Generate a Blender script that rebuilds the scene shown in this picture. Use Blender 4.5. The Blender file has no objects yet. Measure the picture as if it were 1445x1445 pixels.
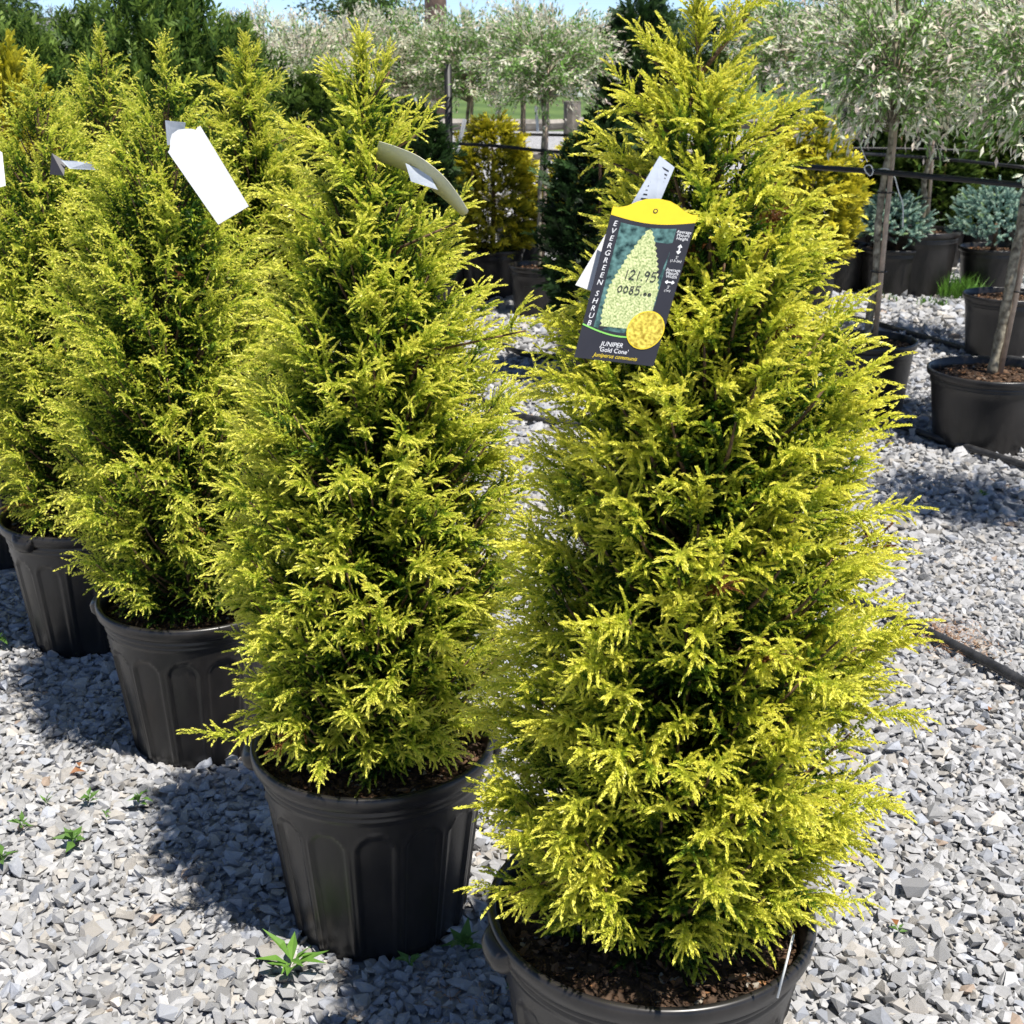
import bpy, bmesh, math
import numpy as np
from mathutils import Vector, Matrix

rad = math.radians
scene = bpy.context.scene
C = scene.collection

# ------------------------------------------------------------------ camera
CAM_H, PITCH, FPX, HALF = 1.5, rad(18.8), 1900.0, 722.5
cam_d = bpy.data.cameras.new('camera')
cam = bpy.data.objects.new('camera', cam_d)
C.objects.link(cam)
cam.location = (0, 0, CAM_H)
cam.rotation_euler = (math.pi / 2 - PITCH, 0, 0)
cam_d.sensor_width = 36.0
cam_d.lens = 36.0 * FPX / (2 * HALF)
cam_d.clip_start, cam_d.clip_end = 0.05, 2000
cam_d.dof.use_dof = True
cam_d.dof.focus_distance = 1.95
cam_d.dof.aperture_fstop = 17
scene.camera = cam

# ------------------------------------------------------------------ sky, sun, exposure
SUN_EL, SUN_AZ = rad(66), math.atan2(0.69, -0.72)      # azimuth from +Y towards +X
w = bpy.data.worlds.new('World')
scene.world = w
w.use_nodes = True
nt = w.node_tree
sky = nt.nodes.new('ShaderNodeTexSky')
sky.sky_type = 'NISHITA'
sky.sun_disc = False
sky.sun_elevation = SUN_EL
sky.sun_rotation = SUN_AZ
sky.air_density, sky.dust_density, sky.ozone_density = 0.55, 0.0, 1.2
sky.altitude = 2500
nt.links.new(sky.outputs[0], nt.nodes['Background'].inputs[0])
nt.nodes['Background'].inputs[1].default_value = 0.12
sd = bpy.data.lights.new('sun', 'SUN')
sd.energy, sd.angle, sd.color = 5.0, rad(0.53), (1.0, 0.955, 0.88)
sun = bpy.data.objects.new('sun', sd)
C.objects.link(sun)
s_dir = Vector((math.sin(SUN_AZ) * math.cos(SUN_EL), math.cos(SUN_AZ) * math.cos(SUN_EL), math.sin(SUN_EL)))
sun.rotation_euler = (-s_dir).to_track_quat('-Z', 'Y').to_euler()
sun.location = (2, -2, 8)

vs = scene.view_settings
scene.display_settings.display_device = 'sRGB'
vs.view_transform, vs.look, vs.exposure, vs.gamma = 'Standard', 'None', 0.5, 1.0
vs.use_curve_mapping = False
cy = scene.cycles
cy.max_bounces, cy.diffuse_bounces, cy.glossy_bounces, cy.transmission_bounces = 6, 3, 2, 3
cy.use_denoising = True
cy.denoiser = 'OPENIMAGEDENOISE'
cy.denoising_input_passes = 'RGB_ALBEDO_NORMAL'
cy.denoising_prefilter = 'FAST'


# ------------------------------------------------------------------ pixel -> place (photo pixels, 1445 wide)
def ray(x, y):
    u, v = (x - HALF) / FPX, (HALF - y) / FPX
    return Vector((u, math.cos(PITCH) + v * math.sin(PITCH), -math.sin(PITCH) + v * math.cos(PITCH)))


def gnd(x, y, z=0.0):
    r = ray(x, y)
    t = (z - CAM_H) / r.z
    return Vector((r.x * t, r.y * t, z))


def at(x, y, Y):
    r = ray(x, y)
    t = Y / r.y
    return Vector((r.x * t, Y, CAM_H + r.z * t))


# ------------------------------------------------------------------ materials
def new_mat(name):
    m = bpy.data.materials.new(name)
    m.use_nodes = True
    return m, m.node_tree, m.node_tree.nodes['Principled BSDF']


def simple(name, col, rough=0.6, noise=0.25, scale=20.0, bump=0.0, spec=0.5, col2=None, coat=0.0, detail=6):
    m, t, p = new_mat(name)
    tc = t.nodes.new('ShaderNodeTexCoord')
    n = t.nodes.new('ShaderNodeTexNoise')
    n.inputs['Scale'].default_value = scale
    n.inputs['Detail'].default_value = detail
    t.links.new(tc.outputs['Object'], n.inputs['Vector'])
    r = t.nodes.new('ShaderNodeValToRGB')
    a = [max(0, c * (1 - noise)) for c in col]
    b = list(col2) if col2 else [min(1, c * (1 + noise)) for c in col]
    r.color_ramp.elements[0].position, r.color_ramp.elements[1].position = 0.33, 0.68
    r.color_ramp.elements[0].color, r.color_ramp.elements[1].color = (*a, 1), (*b, 1)
    t.links.new(n.outputs['Fac'], r.inputs[0])
    t.links.new(r.outputs[0], p.inputs['Base Color'])
    p.inputs['Roughness'].default_value = rough
    p.inputs['Specular IOR Level'].default_value = spec
    if bump:
        bn = t.nodes.new('ShaderNodeBump')
        bn.inputs['Strength'].default_value = bump
        bn.inputs['Distance'].default_value = 0.01
        t.links.new(n.outputs['Fac'], bn.inputs['Height'])
        t.links.new(bn.outputs[0], p.inputs['Normal'])
    return m


def tinted(name, rough=0.5, spec=0.4, transl=0.0, noise=0.0, nscale=60.0, bump=0.0):
    """material coloured by the mesh attribute 'tint' (colour of each leaf or stone, inner juniper shade included), with fine noise"""
    m, t, p = new_mat(name)
    a = t.nodes.new('ShaderNodeAttribute')
    a.attribute_name = 'tint'
    col = a.outputs['Color']
    if noise or bump:
        tc = t.nodes.new('ShaderNodeTexCoord')
        n = t.nodes.new('ShaderNodeTexNoise')
        n.inputs['Scale'].default_value = nscale
        n.inputs['Detail'].default_value = 8
        n.inputs['Roughness'].default_value = 0.7
        t.links.new(tc.outputs['Object'], n.inputs['Vector'])
        if noise:
            mr = t.nodes.new('ShaderNodeMapRange')
            mr.inputs[1].default_value, mr.inputs[2].default_value = 0.3, 0.7
            mr.inputs[3].default_value, mr.inputs[4].default_value = 1 - noise, 1 + noise
            t.links.new(n.outputs['Fac'], mr.inputs[0])
            mx = t.nodes.new('ShaderNodeVectorMath')
            mx.operation = 'SCALE'
            t.links.new(col, mx.inputs[0])
            t.links.new(mr.outputs[0], mx.inputs['Scale'])
            col = mx.outputs[0]
        if bump:
            bn = t.nodes.new('ShaderNodeBump')
            bn.inputs['Strength'].default_value = bump
            bn.inputs['Distance'].default_value = 0.003
            t.links.new(n.outputs['Fac'], bn.inputs['Height'])
            t.links.new(bn.outputs[0], p.inputs['Normal'])
    t.links.new(col, p.inputs['Base Color'])
    p.inputs['Roughness'].default_value = rough
    p.inputs['Specular IOR Level'].default_value = spec
    if transl:
        tr = t.nodes.new('ShaderNodeBsdfTranslucent')
        t.links.new(col, tr.inputs[0])
        mix = t.nodes.new('ShaderNodeMixShader')
        mix.inputs[0].default_value = transl
        t.links.new(p.outputs[0], mix.inputs[1])
        t.links.new(tr.outputs[0], mix.inputs[2])
        t.links.new(mix.outputs[0], t.nodes['Material Output'].inputs[0])
    return m


M = {}
M['needle'] = tinted('juniper_needles', 0.40, 0.4, 0.42)
M['leaf'] = tinted('leaves', 0.5, 0.3, 0.28)
M['stone'] = tinted('crushed_limestone', 0.85, 0.25, 0, 0.18, 90.0, 0.5)
M['chip'] = tinted('bark_chips', 0.9, 0.15, 0, 0.3, 120.0)
M['bark'] = simple('juniper_bark', (0.13, 0.075, 0.04), 0.85, 0.5, 60, 0.6)
M['willow_bark'] = simple('willow_bark', (0.20, 0.155, 0.10), 0.8, 0.5, 45, 0.5, col2=(0.46, 0.41, 0.30))
M['stake'] = simple('bamboo_stake', (0.50, 0.38, 0.28), 0.6, 0.25, 30, 0.2)
M['post'] = simple('weathered_wood', (0.22, 0.195, 0.17), 0.9, 0.45, 14, 0.6)
M['rail'] = simple('weathered_rail', (0.30, 0.275, 0.25), 0.9, 0.4, 12, 0.6)
M['steel'] = simple('dark_steel', (0.012, 0.012, 0.013), 0.5, 0.3, 20)
M['hose'] = simple('black_hose', (0.018, 0.018, 0.02), 0.5, 0.4, 30, 0.2, col2=(0.05, 0.05, 0.052))
M['soil'] = simple('potting_soil', (0.07, 0.045, 0.03), 0.95, 0.55, 70, 1.0, 0.2)
M['card_white'] = simple('white_card', (0.80, 0.80, 0.80), 0.35, 0.02, 30)
M['card_cream'] = simple('cream_card', (0.68, 0.66, 0.50), 0.4, 0.05, 30)
M['card_dark'] = simple('charcoal_print', (0.028, 0.028, 0.036), 0.4, 0.05, 60, spec=.3)
M['ink_yellow'] = simple('yellow_print', (0.80, 0.60, 0.03), 0.28, 0.04, 60)
M['ink_white'] = simple('white_print', (0.80, 0.80, 0.80), 0.35, 0.02, 60)
M['ink_black'] = simple('black_marker', (0.012, 0.012, 0.02), 0.4, 0.1, 60)
M['ink_green'] = simple('green_print', (0.25, 0.60, 0.12), 0.3, 0.05, 60)
M['photo_teal'] = simple('dark_teal_picture', (0.025, 0.075, 0.07), 0.28, 0.6, 170, col2=(0.13, 0.26, 0.24))
M['photo_cone'] = simple('pale_shrub_picture', (0.30, 0.42, 0.13), 0.28, 0.35, 520, col2=(0.78, 0.80, 0.42))
M['photo_gold'] = simple('gold_foliage_picture', (0.45, 0.30, 0.02), 0.28, 0.3, 300, col2=(0.85, 0.72, 0.12))
M['clear'] = simple('pale_plastic', (0.58, 0.62, 0.68), 0.15, 0.15, 25, 0.3, 0.8)
M['string'] = simple('white_string', (0.75, 0.75, 0.72), 0.6, 0.05, 60)
M['green_tie'] = simple('green_tie', (0.05, 0.22, 0.12), 0.5, 0.1, 60)
M['wall_grey'] = simple('grey_siding', (0.42, 0.44, 0.48), 0.8, 0.08, 3)
M['roof_grey'] = simple('grey_shingle', (0.16, 0.16, 0.17), 0.9, 0.2, 6)
M['dark_glass'] = simple('dark_glass', (0.03, 0.035, 0.04), 0.1, 0.1, 3)

# black plastic with a film of dust
m, t, p = new_mat('black_nursery_plastic')
tc = t.nodes.new('ShaderNodeTexCoord')
mp = t.nodes.new('ShaderNodeMapping')
mp.inputs['Scale'].default_value = (9, 9, 3.2)
n1 = t.nodes.new('ShaderNodeTexNoise')
n1.inputs['Scale'].default_value, n1.inputs['Detail'].default_value = 1.0, 8
n1.inputs['Roughness'].default_value = 0.65
r1 = t.nodes.new('ShaderNodeValToRGB')
r1.color_ramp.elements[0].position, r1.color_ramp.elements[1].position = 0.36, 0.78
r1.color_ramp.elements[0].color = (0.009, 0.0088, 0.009, 1)
r1.color_ramp.elements[1].color = (0.038, 0.033, 0.030, 1)
r2 = t.nodes.new('ShaderNodeMapRange')
r2.inputs[3].default_value, r2.inputs[4].default_value = 0.22, 0.44
t.links.new(tc.outputs['Object'], mp.inputs[0])
t.links.new(mp.outputs[0], n1.inputs['Vector'])
t.links.new(n1.outputs['Fac'], r1.inputs[0])
t.links.new(n1.outputs['Fac'], r2.inputs[0])
t.links.new(r1.outputs[0], p.inputs['Base Color'])
t.links.new(r2.outputs[0], p.inputs['Roughness'])
M['pot'] = m

# gravel fines between and beyond the built stones
m, t, p = new_mat('gravel_fines')
tc = t.nodes.new('ShaderNodeTexCoord')
vo = t.nodes.new('ShaderNodeTexVoronoi')
vo.inputs['Scale'].default_value = 34
vo.inputs['Randomness'].default_value = 1.0
t.links.new(tc.outputs['Object'], vo.inputs['Vector'])
hs = t.nodes.new('ShaderNodeSeparateColor')
t.links.new(vo.outputs['Color'], hs.inputs[0])
cr = t.nodes.new('ShaderNodeValToRGB')
cr.color_ramp.elements[0].color = (0.20, 0.20, 0.205, 1)
cr.color_ramp.elements[1].color = (0.50, 0.495, 0.49, 1)
t.links.new(hs.outputs[0], cr.inputs[0])
bn = t.nodes.new('ShaderNodeBump')
bn.inputs['Strength'].default_value, bn.inputs['Distance'].default_value = 1.0, 0.012
bn.invert = True
t.links.new(vo.outputs['Distance'], bn.inputs['Height'])
t.links.new(cr.outputs[0], p.inputs['Base Color'])
t.links.new(bn.outputs[0], p.inputs['Normal'])
p.inputs['Roughness'].default_value = 0.9
M['fines'] = m

# mown lawn with stripes
m, t, p = new_mat('mown_lawn')
tc = t.nodes.new('ShaderNodeTexCoord')
wv = t.nodes.new('ShaderNodeTexWave')
wv.inputs['Scale'].default_value, wv.inputs['Distortion'].default_value = 0.12, 0.6
wv.bands_direction = 'DIAGONAL'
nz = t.nodes.new('ShaderNodeTexNoise')
nz.inputs['Scale'].default_value, nz.inputs['Detail'].default_value = 3.0, 10
t.links.new(tc.outputs['Object'], wv.inputs['Vector'])
t.links.new(tc.outputs['Object'], nz.inputs['Vector'])
ma = t.nodes.new('ShaderNodeMath')
ma.operation = 'MULTIPLY_ADD'
ma.inputs[1].default_value = 0.35
t.links.new(wv.outputs['Fac'], ma.inputs[0])
t.links.new(nz.outputs['Fac'], ma.inputs[2])
cr = t.nodes.new('ShaderNodeValToRGB')
cr.color_ramp.elements[0].position, cr.color_ramp.elements[1].position = 0.35, 1.0
cr.color_ramp.elements[0].color, cr.color_ramp.elements[1].color = (0.05, 0.10, 0.018, 1), (0.13, 0.20, 0.045, 1)
t.links.new(ma.outputs[0], cr.inputs[0])
t.links.new(cr.outputs[0], p.inputs['Base Color'])
p.inputs['Roughness'].default_value = 0.9
M['lawn'] = m


# ------------------------------------------------------------------ objects and meshes
def tag(o, label=None, cat=None, group=None, kind=None):
    if label: o['label'] = label
    if cat: o['category'] = cat
    if group: o['group'] = group
    if kind: o['kind'] = kind
    return o


def thing(name, label, cat, loc=(0, 0, 0), rz=0.0, group=None, tilt=(0, 0)):
    o = bpy.data.objects.new(name, None)
    C.objects.link(o)
    o.empty_display_size = 0.1
    o.location = loc
    o.rotation_euler = (tilt[0], tilt[1], rz)
    return tag(o, label, cat, group)


def link(name, me, parent=None, kind=None, loc=(0, 0, 0), rot=(0, 0, 0), scale=(1, 1, 1)):
    o = bpy.data.objects.new(name, me)
    C.objects.link(o)
    o.parent = parent
    o.location, o.rotation_euler, o.scale = loc, rot, scale
    if kind: o['kind'] = kind
    return o


def tri_mesh(name, tris, cols, mat, flat=False):
    """tris (n,3,3) loose triangles, cols (n,3,3) per corner or (n,3) per triangle -> one mesh with a 'tint' attribute"""
    tris = np.asarray(tris, np.float32)
    n = len(tris)
    me = bpy.data.meshes.new(name)
    me.vertices.add(3 * n)
    me.vertices.foreach_set('co', tris.reshape(-1))
    me.loops.add(3 * n)
    me.loops.foreach_set('vertex_index', np.arange(3 * n, dtype=np.int32))
    me.polygons.add(n)
    me.polygons.foreach_set('loop_start', np.arange(0, 3 * n, 3, dtype=np.int32))
    me.update(calc_edges=True)
    cols = np.asarray(cols, np.float32)
    if cols.ndim == 2:
        cols = np.repeat(cols[:, None, :], 3, axis=1)
    c4 = np.ones((3 * n, 4), np.float32)
    c4[:, :3] = cols.reshape(-1, 3)
    at_ = me.attributes.new('tint', 'FLOAT_COLOR', 'POINT')
    at_.data.foreach_set('color', c4.reshape(-1))
    me.materials.append(mat)
    return me


def idx_mesh(name, verts, faces, mat, smooth=True, tint=None):
    me = bpy.data.meshes.new(name)
    me.from_pydata([tuple(v) for v in verts], [], [tuple(f) for f in faces])
    me.polygons.foreach_set('use_smooth', [smooth] * len(me.polygons))
    if tint is not None:
        a = me.attributes.new('tint', 'FLOAT_COLOR', 'POINT')
        a.data.foreach_set('color', np.tile(np.array([*tint, 1], np.float32), len(me.vertices)))
    if mat: me.materials.append(mat)
    me.update()
    return me


def tube_vf(pts, radii, seg=8, off=0, cap=True):
    pts = [Vector(q) for q in pts]
    V, F = [], []
    n = len(pts)
    up = Vector((0.31, 0.87, 0.38))
    for i, q in enumerate(pts):
        tn = (pts[min(i + 1, n - 1)] - pts[max(i - 1, 0)]).normalized()
        a = tn.cross(up)
        if a.length < 1e-3: a = tn.cross(Vector((1, 0, 0)))
        a.normalize()
        b = tn.cross(a)
        r = radii[i] if hasattr(radii, '__len__') else radii
        for k in range(seg):
            th = 2 * math.pi * k / seg
            V.append(q + a * (r * math.cos(th)) + b * (r * math.sin(th)))
    for i in range(n - 1):
        for k in range(seg):
            k2 = (k + 1) % seg
            F.append((off + i * seg + k, off + i * seg + k2, off + (i + 1) * seg + k2, off + (i + 1) * seg + k))
    if cap:
        F.append(tuple(off + k for k in range(seg))[::-1])
        F.append(tuple(off + (n - 1) * seg + k for k in range(seg)))
    return V, F


def tube(name, pts, radii, mat, seg=8, parent=None, smooth=True):
    V, F = tube_vf(pts, radii, seg)
    return link(name, idx_mesh(name, V, F, mat, smooth), parent)


def spline(pts, n):
    """Catmull-Rom through pts, n samples per span"""
    P = [Vector(q) for q in pts]
    P = [P[0] * 2 - P[1]] + P + [P[-1] * 2 - P[-2]]
    out = []
    for i in range(1, len(P) - 2):
        for k in range(n):
            u = k / n
            a, b, c, d = P[i - 1:i + 3]
            out.append(0.5 * ((2 * b) + (c - a) * u + (2 * a - 5 * b + 4 * c - d) * u * u + (3 * b - a - 3 * c + d) * u ** 3))
    out.append(P[-2])
    return out


# ------------------------------------------------------------------ foliage tools (numpy, loose small faces)
def rot_yz(az, el):
    """matrices turning +x into the direction of azimuth az, elevation el (arrays)"""
    ca, sa, ce, se = np.cos(az), np.sin(az), np.cos(el), np.sin(el)
    z = np.zeros_like(ca)
    return np.stack([np.stack([ca * ce, -sa, -ca * se], -1), np.stack([sa * ce, ca, -sa * se], -1), np.stack([se, z, ce], -1)], -2)


def rot_x(r):
    c, s = np.cos(r), np.sin(r)
    o, z = np.ones_like(c), np.zeros_like(c)
    return np.stack([np.stack([o, z, z], -1), np.stack([z, c, -s], -1), np.stack([z, s, c], -1)], -2)


def finger(rng, L, whorls, nl, wid, spread, per=3):
    t = np.repeat(np.linspace(0.0, 1, whorls), per)
    k = len(t)
    a = np.tile(np.arange(per) * 2 * np.pi / per, whorls) + np.repeat(np.arange(whorls) * 1.05, per) + rng.normal(0, .25, k)
    fw = np.radians(spread) * (1.1 - .45 * t) * rng.uniform(.75, 1.2, k)
    d = np.stack([np.cos(fw), np.sin(fw) * np.cos(a), np.sin(fw) * np.sin(a)], -1)
    ln = nl * rng.uniform(.8, 1.15, k) * (1 - .2 * t)
    pz = np.stack([t * L, 0 * t, 0 * t], -1)
    s = np.stack([0 * t, -np.sin(a), np.cos(a)], -1) * wid / 2
    tri = np.stack([pz - s, pz + s, pz + d * ln[:, None]], 1)
    age = np.stack([t * .9, t * .9, np.minimum(1, t * .9 + .12)], 1)
    return tri, age


def place(templates, which, pos, R_, scale):
    """bake templates (list of (tris, data)) at pos with rotation and scale -> tris, data, spray index"""
    T, D, I = [], [], []
    for k, (tr, da) in enumerate(templates):
        ii = np.nonzero(which == k)[0]
        if not len(ii): continue
        v = np.einsum('nij,mkj->nmki', R_[ii], tr) * scale[ii][:, None, None, None] + pos[ii][:, None, None, :]
        T.append(v.reshape(-1, 3, 3).astype(np.float32))
        D.append(np.tile(da, (len(ii), 1)))
        I.append(np.repeat(ii, len(tr)))
    return np.concatenate(T), np.concatenate(D), np.concatenate(I)


def ramp(age, stops):
    xs = [s[0] for s in stops]
    return np.stack([np.interp(age, xs, [s[1][c] for s in stops]) for c in range(3)], -1)


# ---- juniper
def juniper_spray(rng, n_f=9, wh=7):
    Ls = rng.uniform(.05, .085)
    e0, e1 = rad(rng.uniform(25, 50)), rad(rng.uniform(-22, 15))
    ns = 12
    el = e0 + (e1 - e0) * (np.linspace(0, 1, ns) ** 1.25)
    P = np.zeros((ns + 1, 3))
    for i in range(ns):
        P[i + 1] = P[i] + Ls / ns * np.array([math.cos(el[i]), 0, math.sin(el[i])])
    T, A = [], []

    def add(tr, ag, az, e, o, bend):
        tr = tr.copy()
        tr[..., 2] -= bend * tr[..., 0] ** 2
        R_ = rot_yz(np.array([az]), np.array([e]))[0]
        T.append(tr @ R_.T + o)
        A.append(ag)
    # needles on the axis itself
    for i in range(1, ns):
        tr, ag = finger(rng, Ls / ns, 1, .0085, .0028, 48)
        add(tr, np.full_like(ag, .15 + .5 * i / ns), 0, el[i], P[i], 0)
    side = 1
    for s in np.linspace(.22, .94, n_f):
        i = int(s * ns)
        L = rng.uniform(.019, .037) * (1.15 - .45 * s)
        tr, ag = finger(rng, L, max(4, int(wh * L / .030)), rng.uniform(.0068, .0086), .0045, 27, 3)
        add(tr, np.clip(ag * .62 + .40 * s + .06, 0, 1), side * rad(rng.uniform(8, 62)), el[i] + rad(rng.uniform(-28, 48)), P[i], rng.uniform(5, 16))
        side = -side
    tr, ag = finger(rng, rng.uniform(.020, .032), wh - 1, .008, .0045, 27, 3)
    add(tr, np.clip(ag * .5 + .5, 0, 1), rng.uniform(-.2, .2), el[-1], P[-1], 4)
    return np.concatenate(T), np.concatenate(A)


JR = np.random.default_rng(11)
JSPRAYS = [juniper_spray(JR) for _ in range(14)]
JSPRAYS_LOW = [juniper_spray(JR, 7, 5) for _ in range(8)]
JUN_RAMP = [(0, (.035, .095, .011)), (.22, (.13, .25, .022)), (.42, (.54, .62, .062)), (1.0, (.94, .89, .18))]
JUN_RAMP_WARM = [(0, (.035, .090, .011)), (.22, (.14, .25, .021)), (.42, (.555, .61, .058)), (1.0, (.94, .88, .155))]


def juniper(seed, prof, height, branches, per, templates, ramp_, lean=(0, 0), soil=0.325, tufts=()):
    """prof: [(h, r)] of the crown outline, h = 0 at the soil, 1 at the tip.  -> foliage tris+cols, wood V,F"""
    rng = np.random.default_rng(seed)
    hs, rs = [q[0] for q in prof], [q[1] for q in prof]
    H = height - soil
    Rf = lambda h: np.interp(h, hs, rs)
    axis = lambda h: np.array([lean[0] * h * h + lean[1] * math.sin(3.1 * h), 0.3 * lean[1] * math.sin(5 * h), soil + h * H])
    grid = np.linspace(.05, .95, 400)
    wgt = (Rf(grid) + .012)
    cdf = np.cumsum(wgt) / wgt.sum()
    pos, az, el, roll, sc, off = [], [], [], [], [], []
    WV, WF = [], []

    def wood(pts, r, seg=4):
        v, f = tube_vf(pts, r, seg, len(WV))
        WV.extend(v)
        WF.extend(f)
    wood([axis(h) for h in np.linspace(-.02, .985, 24)], [.017 * (1 - .85 * h) for h in np.linspace(0, 1, 24)], 8)
    for b in range(branches):
        h = float(np.interp((b + rng.random()) / branches, cdf, grid))
        phi = b * 2.39996 + rng.normal(0, .35)
        gap = math.sin(phi * 3 + h * 21 + seed) * math.sin(phi * 2 - h * 33 + seed * 2) + .6 * math.sin(phi * 5 + h * 47)
        r_ = float(Rf(h)) * rng.uniform(.78, 1.12) * (1 + .06 * gap)
        rise = .62 * r_ + .05
        h0 = max(-.01, h - rise / H)
        A, T_ = axis(h0), axis(h)
        tip = T_ + np.array([r_ * math.cos(phi), r_ * math.sin(phi), 0])
        ctrl = A * .5 + tip * .5 + np.array([0.18 * r_ * math.cos(phi), .18 * r_ * math.sin(phi), -.12 * rise])
        cv = lambda t: (1 - t) ** 2 * A + 2 * t * (1 - t) * ctrl + t * t * tip
        wood([cv(t) for t in np.linspace(0, 1, 5)], [.0042, .0036, .003, .0022, .0014], 4)
        n = max(4, int(per * (.35 + .65 * r_ / max(rs))))
        for k in range(n):
            t = .28 + .72 * (k + rng.random()) / n
            q = cv(t) + rng.normal(0, .010, 3)
            pos.append(q)
            sgn = 1 if k % 2 else -1
            az.append(phi + sgn * rng.uniform(.1, 1.15) * (1.15 - .6 * t) + rng.normal(0, .2))
            el.append(rad(27) + .5 * (h - .45) + rng.normal(0, .24) - (.25 if h < .12 else 0) + .25 * (1 - t))
            roll.append(rng.normal(0, .5))
            sc.append(rng.uniform(.65, 1.05))
            off.append(-1.05 * (1 - t) + .08 + rng.normal(0, .12) - (.16 if h < .10 else 0))  # inner growth greener, darkened further to paint shade into the gaps
        pos.append(cv(1.0)); az.append(phi + rng.normal(0, .15)); el.append(rad(14) + .6 * (h - .45) + rng.normal(0, .2))
        roll.append(rng.normal(0, .3)); sc.append(rng.uniform(.85, 1.15)); off.append(.10)
    # short green shoots filling the inside
    for k in range(int(branches * 1.8)):
        h = float(np.interp(rng.random() * .88, cdf, grid))
        phi = rng.uniform(0, 6.283)
        rr = float(Rf(h)) * rng.uniform(.10, .5)
        pos.append(axis(h) + np.array([rr * math.cos(phi), rr * math.sin(phi), 0])); az.append(phi + rng.normal(0, .6)); el.append(rng.normal(.7, .4))
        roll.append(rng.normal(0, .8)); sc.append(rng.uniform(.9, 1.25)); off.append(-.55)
    # leader and its upright shoots
    for k in range(26):
        h = .78 + .19 * k / 25
        pos.append(axis(h)); az.append(k * 2.4); el.append(rad(rng.uniform(18, 50)) + .5 * (h - .8) / .2)
        roll.append(0); sc.append(rng.uniform(.45, .75)); off.append(.08)
    for k in range(7):
        pos.append(axis(.955 + .006 * k)); az.append(k * 2.4); el.append(rad(rng.uniform(55, 80))); roll.append(0); sc.append(.78); off.append(.1)
    for (h, phi, r0, e, s_) in tufts:            # single long shoots standing out of the outline
        q = axis(h)
        d = np.array([math.cos(phi) * math.cos(e), math.sin(phi) * math.cos(e), math.sin(e)])
        wood([q, q + d * r0], [.003, .0015], 4)
        for u in np.linspace(.25, 1, 9):
            pos.append(q + d * r0 * u); az.append(phi + rng.normal(0, .35)); el.append(e + rng.normal(0, .2)); roll.append(rng.normal(0, .4)); sc.append(s_ * rng.uniform(.85, 1.1)); off.append(.12)
    pos, az, el, roll, sc, off = map(np.array, (pos, az, el, roll, sc, off))
    R_ = np.einsum('nij,njk->nik', rot_yz(az, el), rot_x(roll))
    which = rng.integers(0, len(templates), len(pos))
    T, D, I = place(templates, which, pos, R_, sc)
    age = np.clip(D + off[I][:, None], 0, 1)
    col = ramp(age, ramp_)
    col *= (1 + rng.normal(0, .10, len(T)))[:, None, None]
    # a few dead brown tips
    dead = rng.random(len(pos)) < .006
    dm = dead[I]
    col[dm] = np.array([.20, .085, .03])
    return T, np.clip(col, 0.004, .95), WV, WF


# ---- broad leaves
def leaf_tris(L, W, fold=.15, curl=.1):
    b, tp = np.array([0, 0, 0.]), np.array([L, 0, -curl * L])
    l, r, m_ = np.array([.45 * L, W / 2, fold * W]), np.array([.45 * L, -W / 2, fold * W]), np.array([.45 * L, 0, 0])
    return np.array([[b, m_, l], [b, r, m_], [l, m_, tp], [m_, r, tp]])


def leaf_tris2(L, W):
    return np.array([[[0, 0, 0], [.5 * L, -W / 2, 0], [L, 0, 0]], [[0, 0, 0], [L, 0, 0], [.5 * L, W / 2, 0]]], float)


def crown_from_leaves(rng, pos, d_az, d_el, size, cols, template):
    R_ = np.einsum('nij,njk->nik', rot_yz(d_az, d_el), rot_x(rng.uniform(-1.2, 1.2, len(pos))))
    T, D, I = place([(template, np.zeros((len(template), 1)))], np.zeros(len(pos), int), pos, R_, size)
    return T, cols[I]


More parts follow.
